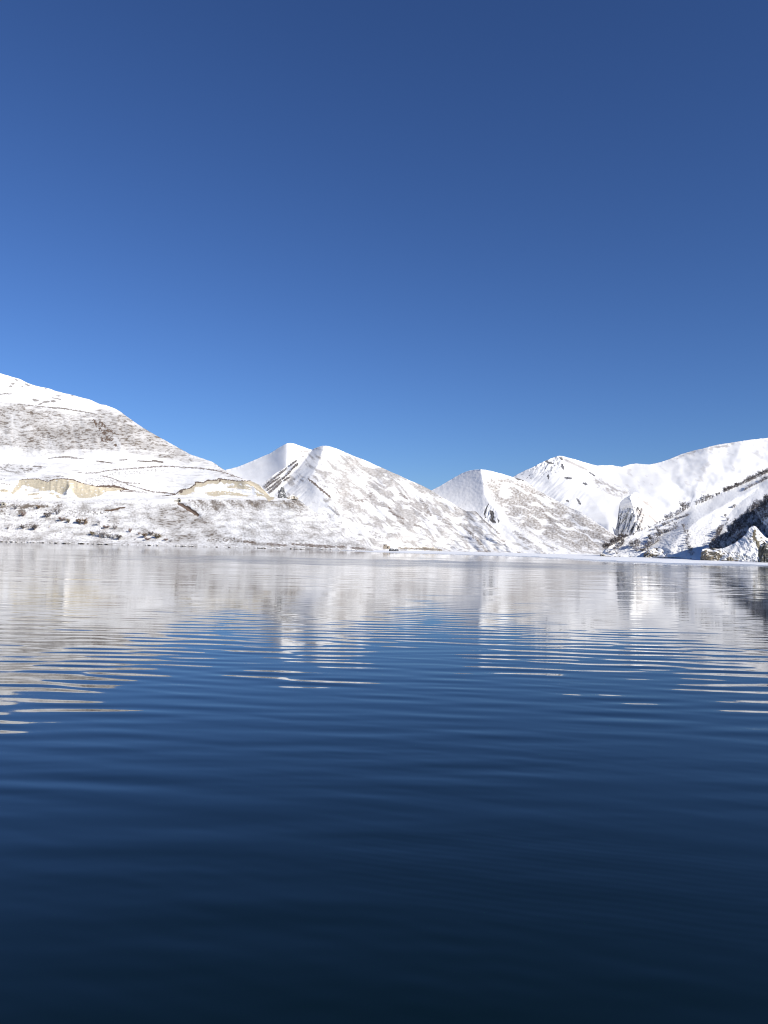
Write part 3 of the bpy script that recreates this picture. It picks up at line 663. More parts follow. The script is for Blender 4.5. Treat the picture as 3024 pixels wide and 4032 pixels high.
# ---- dark wooded bank at the right edge ------------------------------------
G_sil = [(2770, 2200), (2785, 2172), (2800, 2158), (2835, 2128), (2870, 2100), (2900, 2072), (2920, 2052), (2950, 2026), (2985, 1995), (3024, 1966), (3080, 1935), (3150, 1930), (3300, 1960), (3600, 2050)]
G_lines = [[(2770, 'foot', 455), (3024, 'foot', 425), (3600, 'foot', 400)], [(2770, 2195, 460), (2900, 2170, 450), (2950, 2140, 455), (3024, 2120, 441), (3100, 2120, 441), (3600, 2100, 441)],
           [(2770, None, 475), (2900, None, 505), (2950, None, 512), (3024, None, 482), (3100, None, 462), (3600, None, 470)]]
def G_relief(X, Y):
    gx, gy = rot(X, Y, -55)
    return 6 * fbm(X / 60, Y / 50, 211, 3) + 4 * ridged(gx / 50, gy / 18, 212, 3) + 1.2 * fbm(X / 8, Y / 7, 213, 3)
def G_paint(X, Y, a):
    a['rock'][:] = 0.65 * sstep(0.05, 0.4, fbm(X / 12, Y / 10, 214, 4)); a['grass'][:] = 0.5 * sstep(0.0, 0.4, fbm(X / 9, Y / 8, 216, 3))
hG = hill('hill', 'steep shrub-covered bank in deep shade at the right edge', 2770, 3280, G_sil, G_lines, M_right,
          feats=[([(2900, 2075), (2960, 2100), (3024, 2130)], -8, 25, 25), ([(2960, 2020), (3000, 2080), (3024, 2110)], 22, 30, 30)], relief=G_relief, paint=G_paint, seed=8, rs=0.6, step=2.0, sil_jit=1.5, back=160)

# ---- low bluff with a rock face -------------------------------------------
K_sil = [(2763, 2206), (2766, 2182), (2774, 2164), (2800, 2161), (2845, 2160), (2870, 2150), (2900, 2134), (2922, 2117), (2936, 2104), (2948, 2082), (2962, 2070), (2978, 2072), (2990, 2090), (3005, 2106), (3024, 2122), (3070, 2150), (3130, 2195), (3150, 2206)]
K_lines = [[(2763, 'foot', 436), (2800, 'foot', 424), (3024, 'foot', 418), (3150, 'foot', 430)], [(2763, 2204, 437), (2800, 2168, 430), (2850, 2185, 424), (2950, 2180, 424), (3024, 2185, 424), (3150, 2205, 432)],
           [(2763, None, 438), (2800, None, 437), (2870, None, 440), (2962, None, 452), (3024, None, 446), (3150, None, 434)]]
def K_relief(X, Y):
    f = blob(X, Y, 2800, 2185, 46, 30, 0, 3)
    gx, gy = rot(X, Y, 40)
    return f * 2.4 * ridged(X / 12, Y / 60, 221, 2) + 2.0 * fbm(X / 20, Y / 14, 222, 4) + 1.5 * ridged(gx / 26, gy / 8, 223, 3) * sstep(2830, 2850, X)
def K_paint(X, Y, a):
    f = poly(X, Y, [(2762, 2210), (2766, 2180), (2778, 2168), (2828, 2172), (2838, 2190), (2830, 2208)], 2.5, 3, 224)
    gx, gy = rot(X, Y, 30)
    rk = f * (0.75 + 0.3 * fbm(X / 9, Y / 20, 225, 3))
    n = fbm(gx / 14, gy / 4.5, 226, 4)
    rk = np.maximum(rk, 0.75 * sstep(0.12, 0.4, n) * poly(X, Y, [(2826, 2170), (2870, 2165), (2950, 2190), (2960, 2208), (2830, 2210)], 6, 5, 227))
    rk = np.maximum(rk, 0.75 * sstep(0.02, 0.35, n) * poly(X, Y, [(2935, 2115), (2965, 2090), (3010, 2110), (3024, 2140), (2985, 2160), (2950, 2140)], 6, 5, 228))
    rk = np.maximum(rk, 0.9 * line(X, Y, [(2972, 2088), (2968, 2115), (2985, 2140), (2990, 2160)], 10, 3, 2, 229))
    a['rock'][:] = rk
hK = hill('hill', 'low snow-capped bluff with a tan rock face at the water', 2763, 3150, K_sil, K_lines, M_right, relief=K_relief, paint=K_paint, seed=9, rs=0.45, step=1.2, sil_jit=1.2, back=25)

# ---- dark cliff entering at the right edge ---------------------------------
Q_sil = [(2992, 2214), (2996, 2180), (3002, 2162), (3016, 2149), (3030, 2140), (3060, 2128), (3140, 2125), (3250, 2130), (3400, 2160), (3500, 2205)]
Q_lines = [[(2992, 'foot', 398), (3024, 'foot', 390), (3500, 'foot', 380)], [(2992, 2212, 399), (3024, 2165, 394), (3100, 2150, 392), (3500, 2200, 385)],
           [(2992, None, 400), (3024, None, 402), (3100, None, 404), (3250, None, 404), (3500, None, 388)]]
def Q_relief(X, Y):
    return 4 * ridged(X / 16, Y / 50, 301, 3) + 3 * fbm(X / 20, Y / 18, 302, 4)
def Q_paint(X, Y, a):
    sy = np.interp(X, [p[0] for p in Q_sil], [p[1] for p in Q_sil])
    a['rock'][:] = 0.95 * sstep(8, 18, Y - sy + 6 * pnoise(X / 9, Y / 9, 303)) * (0.75 + 0.35 * fbm(X / 14, Y / 10, 304, 3))
hQ = hill('hill', 'dark rock cliff with a snow cap cut by the right edge', 2992, 3500, Q_sil, Q_lines, M_right, relief=Q_relief, paint=Q_paint, seed=10, step=1.6, rs=0.7, sil_jit=1.2, back=25)

# ------------------------------------------------------------------ ice along the right and far shore
mt, n, b = new_mat('snowy_ice')
pos = N(n, 'ShaderNodeNewGeometry').outputs['Position']
nz = noise_node(n, pos, 0.05, 4, 0.6, (0.25, 1, 1))
col = mix(n, ramp(n, nz, 0.35, 0.65), (0.80, 0.81, 0.83), (0.72, 0.735, 0.76))
thin = attr(n, 'thin')
th = math_n(n, 'ADD', thin, math_n(n, 'MULTIPLY', math_n(n, 'SUBTRACT', nz, 0.5), 0.7))
col = mix(n, ramp(n, th, 0.3, 0.8), col, (0.40, 0.44, 0.50))
n.links.new(col, b.inputs['Base Color'])
rr = N(n, 'ShaderNodeMapRange'); n.links.new(th, rr.inputs['Value']); rr.inputs['From Min'].default_value = 0.3; rr.inputs['From Max'].default_value = 0.9
rr.inputs['To Min'].default_value = 0.8; rr.inputs['To Max'].default_value = 0.12
n.links.new(rr.outputs[0], b.inputs['Roughness'])
M_ice = mt
ixs = np.linspace(1180, 3900, 620)
ie = np.interp(ixs, [1180, 1300, 1380, 1450, 1600, 1750, 1950, 2150, 2250, 2340, 2500, 2664, 2850, 3024, 3400, 3900], [640, 585, 520, 475, 440, 425, 400, 362, 305, 272, 252, 243, 246, 254, 258, 260])
ie = ie * (1 + 0.035 * fbm(ixs / 70, ixs * 0 + 2, 231, 4))
tt = np.concatenate([[0, 0.004], np.linspace(0.012, 1, 40) ** 1.2])[:, None]
IR = ie * (1 - tt) + np.maximum(ie + 60, 900) * tt
IP = world_pt(np.broadcast_to(ixs, IR.shape), y_at(np.broadcast_to(ixs, IR.shape), IR, 0.0), IR)
zz = 0.07 + 0.10 * sstep(0.03, 0.12, tt) * np.ones_like(IR) + 0.05 * fbm(IP[..., 0] / 14, IP[..., 1] / 14, 232, 4)
zz[0] = -0.05
IP[..., 2] = zz
thin_a = sstep(0.16, 0.0, tt + 0.05 * fbm(IP[..., 0] / 25, IP[..., 1] / 10, 233, 3)) * np.ones_like(IR)
ice = mesh_obj('shore_ice', IP, grid_faces(*IR.shape), M_ice, attrs={'thin': thin_a})
tag(ice, 'flat snow-covered ice shelf along the far right shore', 'ice', kind='structure')

# ------------------------------------------------------------------ lake
mt, n, b = new_mat('lake_water')
b.inputs['Base Color'].default_value = (0.0001, 0.0035, 0.0001, 1)
b.inputs['IOR'].default_value = 1.56
n.links.new(attr(n, 'rough'), b.inputs['Roughness'])
M_water = mt
az = np.radians(np.concatenate([np.linspace(-180, -45, 28), np.linspace(-40, 40, 320), np.linspace(45, 180, 28)]))
rad = np.concatenate([[0.4, 0.8, 1.3], np.exp(np.arange(math.log(2.0), math.log(130), 0.0036)), np.exp(np.arange(math.log(130.5), math.log(320), 0.0065)), np.exp(np.arange(math.log(323), math.log(1400), 0.03))])
RR, AA = np.meshgrid(rad, az, indexing='ij')
WX, WY = RR * np.sin(AA), RR * np.cos(AA)
dr = np.gradient(rad)[:, None]
H = np.zeros_like(WX)
wr = np.random.default_rng(21)
SL = 0.0198                                   # rms slope of the waves
nw = 70
lam = np.exp(wr.normal(math.log(0.9), 0.45, nw))
lam[:10] = np.exp(wr.normal(math.log(4.0), 0.35, 10))
th_ = wr.normal(math.radians(4), math.radians(9), nw)
fine = wr.random(nw) < 0.12
th_[fine] += wr.normal(0, 0.3, fine.sum())
ph = wr.random(nw) * 2 * math.pi
wgt = np.exp(-((np.log(lam) - math.log(1.05)) / 0.65) ** 2) + 0.05
wgt = wgt / math.sqrt((wgt ** 2).sum())
patch = np.clip(0.85 + 0.55 * fbm(WX / 22, WY / 9, 241, 3), 0.3, 1.6)
near = (0.45 + 0.55 * sstep(6, 22, RR)) * (1 - 0.66 * sstep(20, 65, RR))           # the water lies calmer close to the bank
lost = np.zeros_like(rad)
for l, t, p, wg in zip(lam, th_, ph, wgt):
    k = 2 * math.pi / l
    amp = SL * math.sqrt(2) * wg / k
    att = sstep(3.0, 6.5, l / dr[:, 0])
    lost += (1 - att ** 2) * (SL * wg) ** 2
    H += att[:, None] * amp * np.sin(k * (WX * math.sin(t) + WY * math.cos(t)) + p + 0.9 * pnoise(WX / 9, WY / 9, 245))
H *= patch * near
for i in range(26):                           # small wavelets riding on the waves close by
    l = math.exp(wr.uniform(math.log(0.22), math.log(0.6))); t = wr.normal(math.radians(4), math.radians(22)); k = 2 * math.pi / l
    att = sstep(3.0, 6.5, l / dr[:, 0])
    lost += (1 - att ** 2) * (0.0011) ** 2
    H += att[:, None] * 0.0011 * 1.414 / k * np.sin(k * (WX * math.sin(t) + WY * math.cos(t)) + wr.random() * 6.28 + pnoise(WX / 3, WY / 3, 248)) * np.clip(0.6 + 1.2 * fbm(WX / 6, WY / 2.5, 249 + i % 4, 2), 0, 2)
for i in range(24):                           # longer, lower undulations farther out break the reflections into fine level streaks
    l = math.exp(wr.uniform(math.log(3.0), math.log(11.0))); t = wr.normal(math.radians(3), math.radians(9)); k = 2 * math.pi / l
    att = sstep(3.0, 6.0, l / dr[:, 0])
    H += att[:, None] * (0.0017 * 1.414 / k) * sstep(35, 90, RR) * np.clip(0.8 + 1.1 * fbm(WX / 60, WY / 14, 261 + i % 5, 2), 0, 2) * np.sin(k * (WX * math.sin(t) + WY * math.cos(t)) + wr.random() * 6.28 + 1.2 * pnoise(WX / 25, WY / 25, 262))
# a patch of capillary ripples left by a gust
cap = blob(WX, WY, 2.3, 8.6, 3.0, 1.2, -12, 5)
H += 0.0002 * cap * np.sin(2 * math.pi / 0.14 * (WX * math.sin(0.25) + WY * math.cos(0.25)) + 2 * pnoise(WX, WY, 247))
ruf = np.clip(0.35 * sstep(-0.1, 0.5, fbm(WX / 120, WY / 34, 251, 3)) * sstep(95, 150, RR) * sstep(330, 230, RR) + blob(WX, WY, 8, 180, 82, 48, 0, 9) * (0.7 + 0.5 * fbm(WX / 60, WY / 9, 253, 3)), 0, 1.2)
sig = np.sqrt(lost)[:, None] * patch * 0.6 * (1 + 4.5 * ruf)
sig = sig * (1 - 0.55 * sstep(230, 420, RR))
rough = np.sqrt(np.clip(sig * 1.2, 0.0, 1)) 
rough = np.clip(rough * 0.62, 0.02, 0.4)
lake = mesh_obj('lake', np.stack([WX, WY, H], -1), grid_faces(*WX.shape), M_water, attrs={'rough': rough}, flip=True)
tag(lake, 'deep blue rippled mountain lake filling the foreground', 'lake', kind='structure')

# ------------------------------------------------------------------ shrubs
def twig_material(name, col, dark=0.55):
    mt, n, b = new_mat(name)
    pos = N(n, 'ShaderNodeNewGeometry').outputs['Position']
    f = noise_node(n, pos, 2.5, 3, 0.6)
    n.links.new(mix(n, ramp(n, f, 0.3, 0.7), col, tuple(c * dark for c in col)), b.inputs['Base Color'])
    b.inputs['Roughness'].default_value = 0.9
    b.inputs['Specular IOR Level'].default_value = 0.1
    return mt
M_twig = twig_material('bare_twigs', (0.21, 0.18, 0.165))
M_leaf = twig_material('dead_brown_leaves', (0.30, 0.215, 0.145))
M_red = twig_material('red_brown_twigs', (0.30, 0.215, 0.18))
M_olive = twig_material('olive_dry_leaves', (0.28, 0.225, 0.14))
mt, n, b = new_mat('clinging_snow')
pos = N(n, 'ShaderNodeNewGeometry').outputs['Position']
n.links.new(mix(n, noise_node(n, pos, 1.5, 3), (0.80, 0.80, 0.82), (0.62, 0.62, 0.66)), b.inputs['Base Color'])
b.inputs['Roughness'].default_value = 0.9
M_cling = mt

def shrub_geo(seed, twigs=150, size=0.10, snow=0.3, stems=8, trunk=0.0):
    """unit shrub (1 m tall, about 1 m wide): forked stems and a cloud of twig blades; returns verts, faces, material ids, stem face count"""
    r = np.random.default_rng(seed)
    V, F, M = [], [], []
    def stick(p, q, w0, w1):
        d = q - p; d = d / (np.linalg.norm(d) + 1e-9)
        u = np.cross(d, [0.3, 0.8, 0.5]); u /= np.linalg.norm(u); w = np.cross(d, u)
        i = len(V)
        for c, wd in ((p, w0), (q, w1)):
            for k in range(3):
                a = k * 2.0944
                V.append(c + wd * (math.cos(a) * u + math.sin(a) * w))
        for k in range(3):
            F.append((i + k, i + (k + 1) % 3, i + 3 + (k + 1) % 3, i + 3 + k)); M.append(0)
    base = np.array([0, 0, -0.06]); fork = np.array([0, 0, max(trunk, 0.02)])
    if trunk: stick(base, fork, 0.035, 0.026)
    tips = []
    for k in range(stems):
        a = r.random() * 2 * math.pi; sp = r.uniform(0.10, 0.40)
        mid = fork + np.array([math.cos(a) * sp * 0.55, math.sin(a) * sp * 0.55, r.uniform(0.22, 0.40) * (1 - trunk)])
        stick(fork if trunk else base + np.array([math.cos(a), math.sin(a), 0]) * 0.05, mid, 0.022, 0.013)
        for j in range(3):
            a2 = a + r.normal(0, 0.8); t = mid + np.array([math.cos(a2) * r.uniform(0.05, 0.28), math.sin(a2) * r.uniform(0.05, 0.28), r.uniform(0.10, 0.5) * (1 - trunk)])
            stick(mid, t, 0.011, 0.004); tips.append((mid, t))
    ns = len(F)
    for k in range(twigs):
        p0, p1 = tips[r.integers(len(tips))]
        c = p0 + (p1 - p0) * r.uniform(0.2, 1.1) + r.normal(0, 0.07, 3)
        c[2] = max(c[2], 0.04)
        d = (c - np.array([0, 0, 0.25])); d = d / (np.linalg.norm(d) + 1e-6) + r.normal(0, 0.6, 3); d /= np.linalg.norm(d)
        u = np.cross(d, r.normal(size=3)); u /= np.linalg.norm(u)
        L, W = size * r.uniform(0.6, 1.5), size * r.uniform(0.25, 0.5)
        i = len(V)
        V += [c - d * L * 0.5 - u * W * 0.5, c - d * L * 0.5 + u * W * 0.5, c + d * L * 0.5 + u * W * 0.2, c + d * L * 0.5 - u * W * 0.2]
        F.append((i, i + 1, i + 2, i + 3)); M.append(1 if r.random() < snow * (0.5 + c[2]) else 0)
    return np.array(V), F, np.array(M), ns
def shrub_meshes(name, mats, seeds, **kw):
    out = []
    for sd_ in seeds:
        V, F, M, ns = shrub_geo(sd_, **kw)
        me = bpy.data.meshes.new(name); me.from_pydata(V.tolist(), [], F)
        for q in mats: me.materials.append(q)
        me.polygons.foreach_set('material_index', M.astype(np.int32))
        out.append(me)
    return out
K_frost = shrub_meshes('frosted_shrub', [M_twig, M_cling], range(1, 6), twigs=190, size=0.13, snow=0.75)
K_bare = shrub_meshes('bare_shrub', [M_twig, M_cling], range(11, 16), twigs=170, size=0.12, snow=0.22)
K_dark = shrub_meshes('dark_shrub', [M_twig, M_cling], range(21, 26), twigs=260, size=0.15, snow=0.12)
K_leaf = shrub_meshes('leafy_shrub', [M_leaf, M_cling], range(31, 34), twigs=320, size=0.17, snow=0.10)
K_olive = shrub_meshes('leafy_shrub', [M_olive, M_cling], range(34, 37), twigs=320, size=0.17, snow=0.10)
K_red = shrub_meshes('leafy_shrub', [M_red, M_cling], range(37, 40), twigs=260, size=0.15, snow=0.15)
sr = random.Random(5)
def put(me, name, h, px, py, hpx, wpx, sink=0.0):
    R = surf(h, px, py)
    p = world_pt(px, py, R)
    o = bpy.data.objects.new(name, me)
    k = R / FPX
    o.location = (p[0], p[1], p[2] - sink)
    o.scale = (wpx * k * 1.25, wpx * k * 1.25, hpx * k * 1.15)
    o.rotation_euler = (0, 0, sr.random() * 6.28)
    COL.objects.link(o)
    return o
ORD = ['first', 'second', 'third', 'fourth', 'fifth', 'sixth', 'seventh', 'eighth', 'ninth', 'tenth', 'eleventh', 'twelfth', 'thirteenth', 'fourteenth', 'fifteenth', 'sixteenth', 'seventeenth', 'eighteenth', 'nineteenth', 'twentieth']
def row(h, pts, what, where, group, name='shrub'):
    """shrubs of one row, counted from the lake upwards"""
    for i, (px, py, hp, wp, kind) in enumerate(pts):
        o = put(sr.choice(kind), name, h, px, py, hp, wp)
        tag(o, '%s %s %s' % (ORD[i], what, where), 'shrub', group)
def along(pl, n, hp, wp, kinds, jit=2.0):
    out = []
    for i in range(n):
        t = (i + sr.uniform(-0.3, 0.3)) / max(1, n - 1) * (len(pl) - 1)
        k = min(max(int(t), 0), len(pl) - 2); f = min(max(t - k, 0), 1)
        x = pl[k][0] + (pl[k + 1][0] - pl[k][0]) * f; y = pl[k][1] + (pl[k + 1][1] - pl[k][1]) * f
        q = sr.uniform(0.7, 1.35)
        out.append((x, y + sr.uniform(0, jit), hp * q, wp * q * sr.uniform(0.85, 1.25), sr.choice(kinds)))
    return out
def crest(x):                                   # foot of a shrub standing just on the near side of the right hill's crest
    return float(np.interp(x, [p[0] for p in F_sil], [p[1] for p in F_sil])) + 2
# rows on the near right hill
row(hF, along([(x, crest(x)) for x in (2384, 2400, 2415, 2430, 2445, 2456)], 12, 17, 19, [K_dark]), 'dark shrub from the shore', 'in the dense row on the right hill tip', 'dark shrubs on the tip of the right hill')
row(hF, along([(x, crest(x)) for x in (2470, 2500, 2530, 2560, 2590, 2612)], 11, 8, 10, [K_bare, K_frost]), 'small sparse shrub', 'above the dark row on the right hill crest', 'small crest shrubs on the right hill')
row(hF, along([(x, crest(x) + 2) for x in (2622, 2640, 2660, 2672)], 7, 20, 17, [K_frost]), 'frosted shrub', 'in the pale clump halfway up the crest', 'pale crest clump on the right hill')
row(hF, along([(x, crest(x)) for x in (2684, 2695, 2708)], 4, 24, 20, [K_bare, K_frost]), 'grey shrub', 'in the tall clump beyond the pale crest clump', 'tall crest clump on the right hill')
row(hF, along([(x, crest(x)) for x in (2742, 2760, 2772, 2785, 2803)], 8, 19, 17, [K_bare, K_frost]), 'bare shrub', 'in the upper crest clump below the hedge row', 'upper crest clump on the right hill')
row(hF, along([(x, crest(x)) for x in (2820, 2832)], 2, 14, 12, [K_dark]), 'lone dark shrub', 'between the upper clump and the hedge row', 'pair of crest shrubs on the right hill')
row(hF, along([(x, crest(x)) for x in (2848, 2875, 2905, 2930)], 17, 13, 13, [K_dark, K_bare]), 'brown shrub', 'in the hedge-like row along the upper crest', 'hedge row on the upper crest')
row(hF, along([(x, crest(x)) for x in (2936, 2960, 2990, 3024)], 16, 15, 14, [K_dark, K_bare]), 'brown shrub', 'in the highest crest row at the right edge', 'highest crest row at the right edge')
row(hF, along([(2930, 1932), (2945, 1922), (2962, 1914), (2985, 1903), (3010, 1890), (3024, 1882)], 14, 10, 13, [K_frost, K_bare]), 'pale shrub', 'in the strip just below the highest crest row', 'pale strip below the crest')
row(hF, along([(2560, 2092), (2590, 2080), (2620, 2066), (2650, 2052), (2690, 2036), (2705, 2030)], 13, 9, 13, [K_bare]), 'low shrub', 'in the line just below the pale crest clump', 'low line below the crest')
row(hF, [(2595, 2098, 15, 16, K_dark), (2557, 2119, 15, 17, K_dark), (2659, 2066, 11, 13, K_bare), (2636, 2071, 9, 11, K_bare), (2560, 2078, 7, 10, K_bare), (2494, 2108, 10, 9, K_dark)], 'isolated shrub', 'casting a long shadow on the lower open slope', 'isolated shrubs on the lower right slope')
row(hF, along([(2560, 2140), (2575, 2125), (2592, 2112), (2610, 2100), (2635, 2092), (2660, 2080)], 15, 17, 19, [K_bare, K_dark, K_frost]), 'tangled shrub', 'in the thicket line of the lower gully', 'lower gully thicket line')
row(hF, along([(2545, 2160), (2560, 2150), (2580, 2138), (2592, 2128)], 9, 20, 20, [K_frost, K_bare]), 'snowy shrub', 'low in the gully above the shore rock', 'snowy gully shrubs')
row(hF, [(2497, 2160, 38, 34, K_bare), (2512, 2150, 26, 24, K_bare), (2485, 2152, 22, 22, K_bare), (2505, 2170, 16, 30, K_frost), (2530, 2172, 14, 24, K_dark), (2545, 2168, 12, 20, K_bare)], 'shrub', 'of the large brown clump on the lower tip', 'large brown clump on the tip')
row(hF, [(2451, 2142, 22, 18, K_dark), (2444, 2150, 18, 20, K_dark), (2434, 2160, 16, 20, K_bare), (2422, 2168, 16, 18, K_bare), (2430, 2182, 14, 20, K_frost), (2400, 2178, 12, 18, K_frost)], 'shrub down', 'from the dark bush into the hollow of the tip', 'hollow shrubs on the tip')
row(hF, along([(2722, 2185), (2715, 2160), (2702, 2135), (2710, 2110), (2695, 2085), (2690, 2070)], 14, 13, 16, [K_bare, K_frost]), 'frosted shrub', 'up the rocky rib right of the shore rock', 'rocky rib shrubs')
row(hF, [(2892, 1998, 15, 14, K_bare), (2884, 2001, 10, 12, K_frost), (2856, 2038, 15, 14, K_bare), (2866, 2050, 14, 16, K_frost), (2858, 2066, 12, 14, K_frost), (2846, 2076, 12, 12, K_bare)], 'lone shrub', 'from the top of the open right slope', 'lone shrubs on the open right slope')
row(hF, along([(2812, 2160), (2818, 2135), (2826, 2115), (2834, 2098), (2838, 2086)], 14, 20, 18, [K_dark, K_bare]), 'dark shrub', 'up the strip beside the wooded bank', 'dark strip beside the wooded bank')
row(hG, along([(2872, 2100), (2900, 2074), (2920, 2054), (2950, 2028), (2985, 1998), (3022, 1969)], 19, 24, 21, [K_dark, K_bare, K_frost]), 'shrub', 'up the crest of the wooded right bank', 'crest shrubs of the wooded bank')
row(hG, [(2848, 2158, 24, 20, K_frost), (2862, 2152, 26, 22, K_bare), (2875, 2148, 28, 22, K_frost), (2888, 2140, 30, 24, K_bare), (2902, 2132, 30, 24, K_frost), (2914, 2124, 28, 22, K_bare), (2926, 2112, 26, 20, K_frost), (2830, 2160, 20, 18, K_dark), (2816, 2161, 16, 16, K_dark)], 'frosted shrub', 'standing just behind the low bluff top', 'shrubs behind the bluff')

def mass(name, label, spots, protos, mats, group=None):
    """a tangle nobody could count, one mesh"""
    VV, FF, MM, off = [], [], [], 0
    for (p, sx, sz) in spots:
        V, F, M, _ = protos[sr.randrange(len(protos))]
        a = sr.random() * 6.28; c, s_ = math.cos(a), math.sin(a)
        W = np.stack([(V[:, 0] * c - V[:, 1] * s_) * sx, (V[:, 0] * s_ + V[:, 1] * c) * sx, V[:, 2] * sz], 1) + p
        VV.append(W); FF.append(np.array(F) + off); MM.append(M); off += len(V)
    o = mesh_obj(name, np.concatenate(VV), np.concatenate(FF), mats, smooth=False)
    o.data.polygons.foreach_set('material_index', np.concatenate(MM).astype(np.int32))
    return tag(o, label, 'scrub', kind='stuff')
protoD = [shrub_geo(60 + i, twigs=110, size=0.17, snow=0.16, stems=5) for i in range(4)]
protoF = [shrub_geo(70 + i, twigs=110, size=0.17, snow=0.75, stems=5) for i in range(4)]
spots, spotsF = [], []
for i in range(520):
    x = sr.uniform(2800, 3090); y0 = float(np.interp(x, [p[0] for p in G_sil], [p[1] for p in G_sil])); y1 = float(np.interp(x, [p[0] for p in K_sil], [p[1] for p in K_sil])) + 6
    y = y0 + (y1 - y0) * sr.random() ** 1.3
    if y1 < y0 + 4: continue
    R = surf(hG, x, y); p = world_pt(x, y, R); k = R / FPX
    q = sr.uniform(14, 26)
    dark = (y - y0) < 38
    (spots if (dark and sr.random() < 0.8) or sr.random() < 0.3 else spotsF).append((p, q * k, q * k * 1.1))
mass('thicket', 'dark leafless thicket covering the steep right bank', spots, protoD, [M_twig, M_cling])
mass('thicket', 'frosted thicket on the shaded lower part of the right bank', spotsF, protoF, [M_twig, M_cling])
spots = []
for pl, n_ in (([(1040, 1917), (1080, 1884), (1105, 1866), (1128, 1845)], 40), ([(1044, 1924), (1070, 1902), (1100, 1884)], 26), ([(1052, 1933), (1080, 1912), (1104, 1892)], 34), ([(1060, 1942), (1085, 1922), (1106, 1902)], 34),
               ([(1112, 1888), (1135, 1868), (1155, 1845), (1172, 1830)], 44), ([(1120, 1894), (1138, 1882)], 10), ([(1142, 1835), (1165, 1819)], 12)):
    for x, y, hp, wp, _ in along(pl, n_, 7.5, 7.5, [0], 3):
        R = surf(hB, x, y); spots.append((world_pt(x, y, R), wp * 1.3 * R / FPX, hp * 1.2 * R / FPX))
mass('gully_scrub', 'dark scrub lines climbing the gully between the two left peaks', spots, protoD, [M_twig, M_cling])
# small scrub on the left shore slope and in the ground between the bushes
spots = []
for i in range(420):
    x = sr.uniform(-300, 690); y = sr.uniform(1990, 2128)
    if float(fbm(np.array([x / 70]), np.array([y / 22]), 401, 2)[0]) < 0.1 + (0.35 if x > 480 else 0): continue
    R = surf(hL, x, y); q = sr.uniform(3, 7); spots.append((world_pt(x, y, R), q * 1.3 * R / FPX, q * R / FPX))
mass('dry_grass_tufts', 'low dry scrub scattered over the lower left slope', spots, protoF, [M_red, M_cling])

# bushes on the left shore, each its own look
LB = [(331, 2066, 26, 22, K_leaf, 'tall round brown bush of the leafy pair beside the pale bare tree'), (313, 2061, 17, 28, K_leaf, 'low wide brown bush left of the tall round one'),
      (419, 2080, 11, 26, K_red, 'flat reddish bush right of the pale bare tree'), (452, 2084, 18, 18, K_bare, 'small upright grey-purple bush on the left shore slope'),
      (513, 2096, 14, 16, K_red, 'lone reddish bush on the open snow above the shore'), (364, 2107, 14, 20, K_olive, 'round olive bush at the left end of the grey shore thicket'),
      (394, 2116, 31, 22, K_frost, 'tallest pale bare bush of the grey shore thicket'), (408, 2116, 22, 24, K_bare, 'grey bush second from the left in the shore thicket'),
      (426, 2117, 18, 26, K_bare, 'low grey bush in the middle of the shore thicket'), (446, 2120, 20, 20, K_frost, 'pale twiggy bush fourth along the shore thicket'),
      (467, 2125, 22, 26, K_dark, 'dark grey bush at the right end of the shore thicket'), (572, 2116, 16, 24, K_leaf, 'brown bush left of the dark bush near the streaked slope'),
      (582, 2127, 10, 22, K_red, 'low reddish bush nearest the water by the brown pair'), (594, 2109, 18, 20, K_dark, 'small dark bush behind the two brown bushes'),
      (616, 2121, 20, 30, K_olive, 'wide olive-brown bush at the foot of the streaked slope'), (653, 2129, 10, 18, K_red, 'small low bush right of the wide olive one'),
      (671, 2134, 9, 14, K_bare, 'smallest bush at the right end of the left shore bushes'), (548, 2104, 8, 12, K_red, 'tiny bush between the lone reddish bush and the brown pair'),
      (149, 2004, 14, 16, K_leaf, 'single russet bush high under the road on the left'), (59, 2006, 22, 20, K_bare, 'grey bush below the left culvert'),
      (92, 2033, 16, 22, K_red, 'reddish bush below the grey one near the left edge'), (186, 2038, 22, 32, K_dark, 'wide dark brown bush on the left slope'),
      (226, 2026, 24, 28, K_bare, 'smoky grey bush just above the wide dark one'), (244, 2051, 14, 30, K_red, 'long low bush between the wide dark and the small olive bush'),
      (272, 2058, 14, 20, K_olive, 'small olive bush left of the leafy brown pair'), (31, 2083, 12, 14, K_bare, 'small grey bush close to the left edge above the shore'),
      (92, 2081, 16, 40, K_bare, 'long grey thorn bush near the left edge'), (135, 2087, 22, 30, K_dark, 'dark thorn bush at the right end of the long grey one')]
for x, y, hp, wp, kind, lab in LB:
    tag(put(sr.choice(kind), 'bush', hL, x, y, hp, wp), lab, 'bush', 'bushes on the left shore')
# the one pale tree with a trunk
V, F, M, ns = shrub_geo(99, twigs=260, size=0.08, snow=0.55, stems=9, trunk=0.3)
t_R = surf(hL, 390, 2073); t_p = world_pt(390, 2073, t_R)
tree = bpy.data.objects.new('bare_tree', None); tree.location = t_p; COL.objects.link(tree)
sc_ = 27 * t_R / FPX
for nm, f_, m_ in (('trunk', F[:ns], M[:ns]), ('crown', F[ns:], M[ns:])):
    o = mesh_obj(nm, V * np.array([0.95, 0.95, 1.1]) * sc_, f_, [M_twig, M_cling], smooth=False, parent=tree)
    o.data.polygons.foreach_set('material_index', m_.astype(np.int32))
tag(tree, 'pale bare tree standing among the left shore bushes', 'tree')

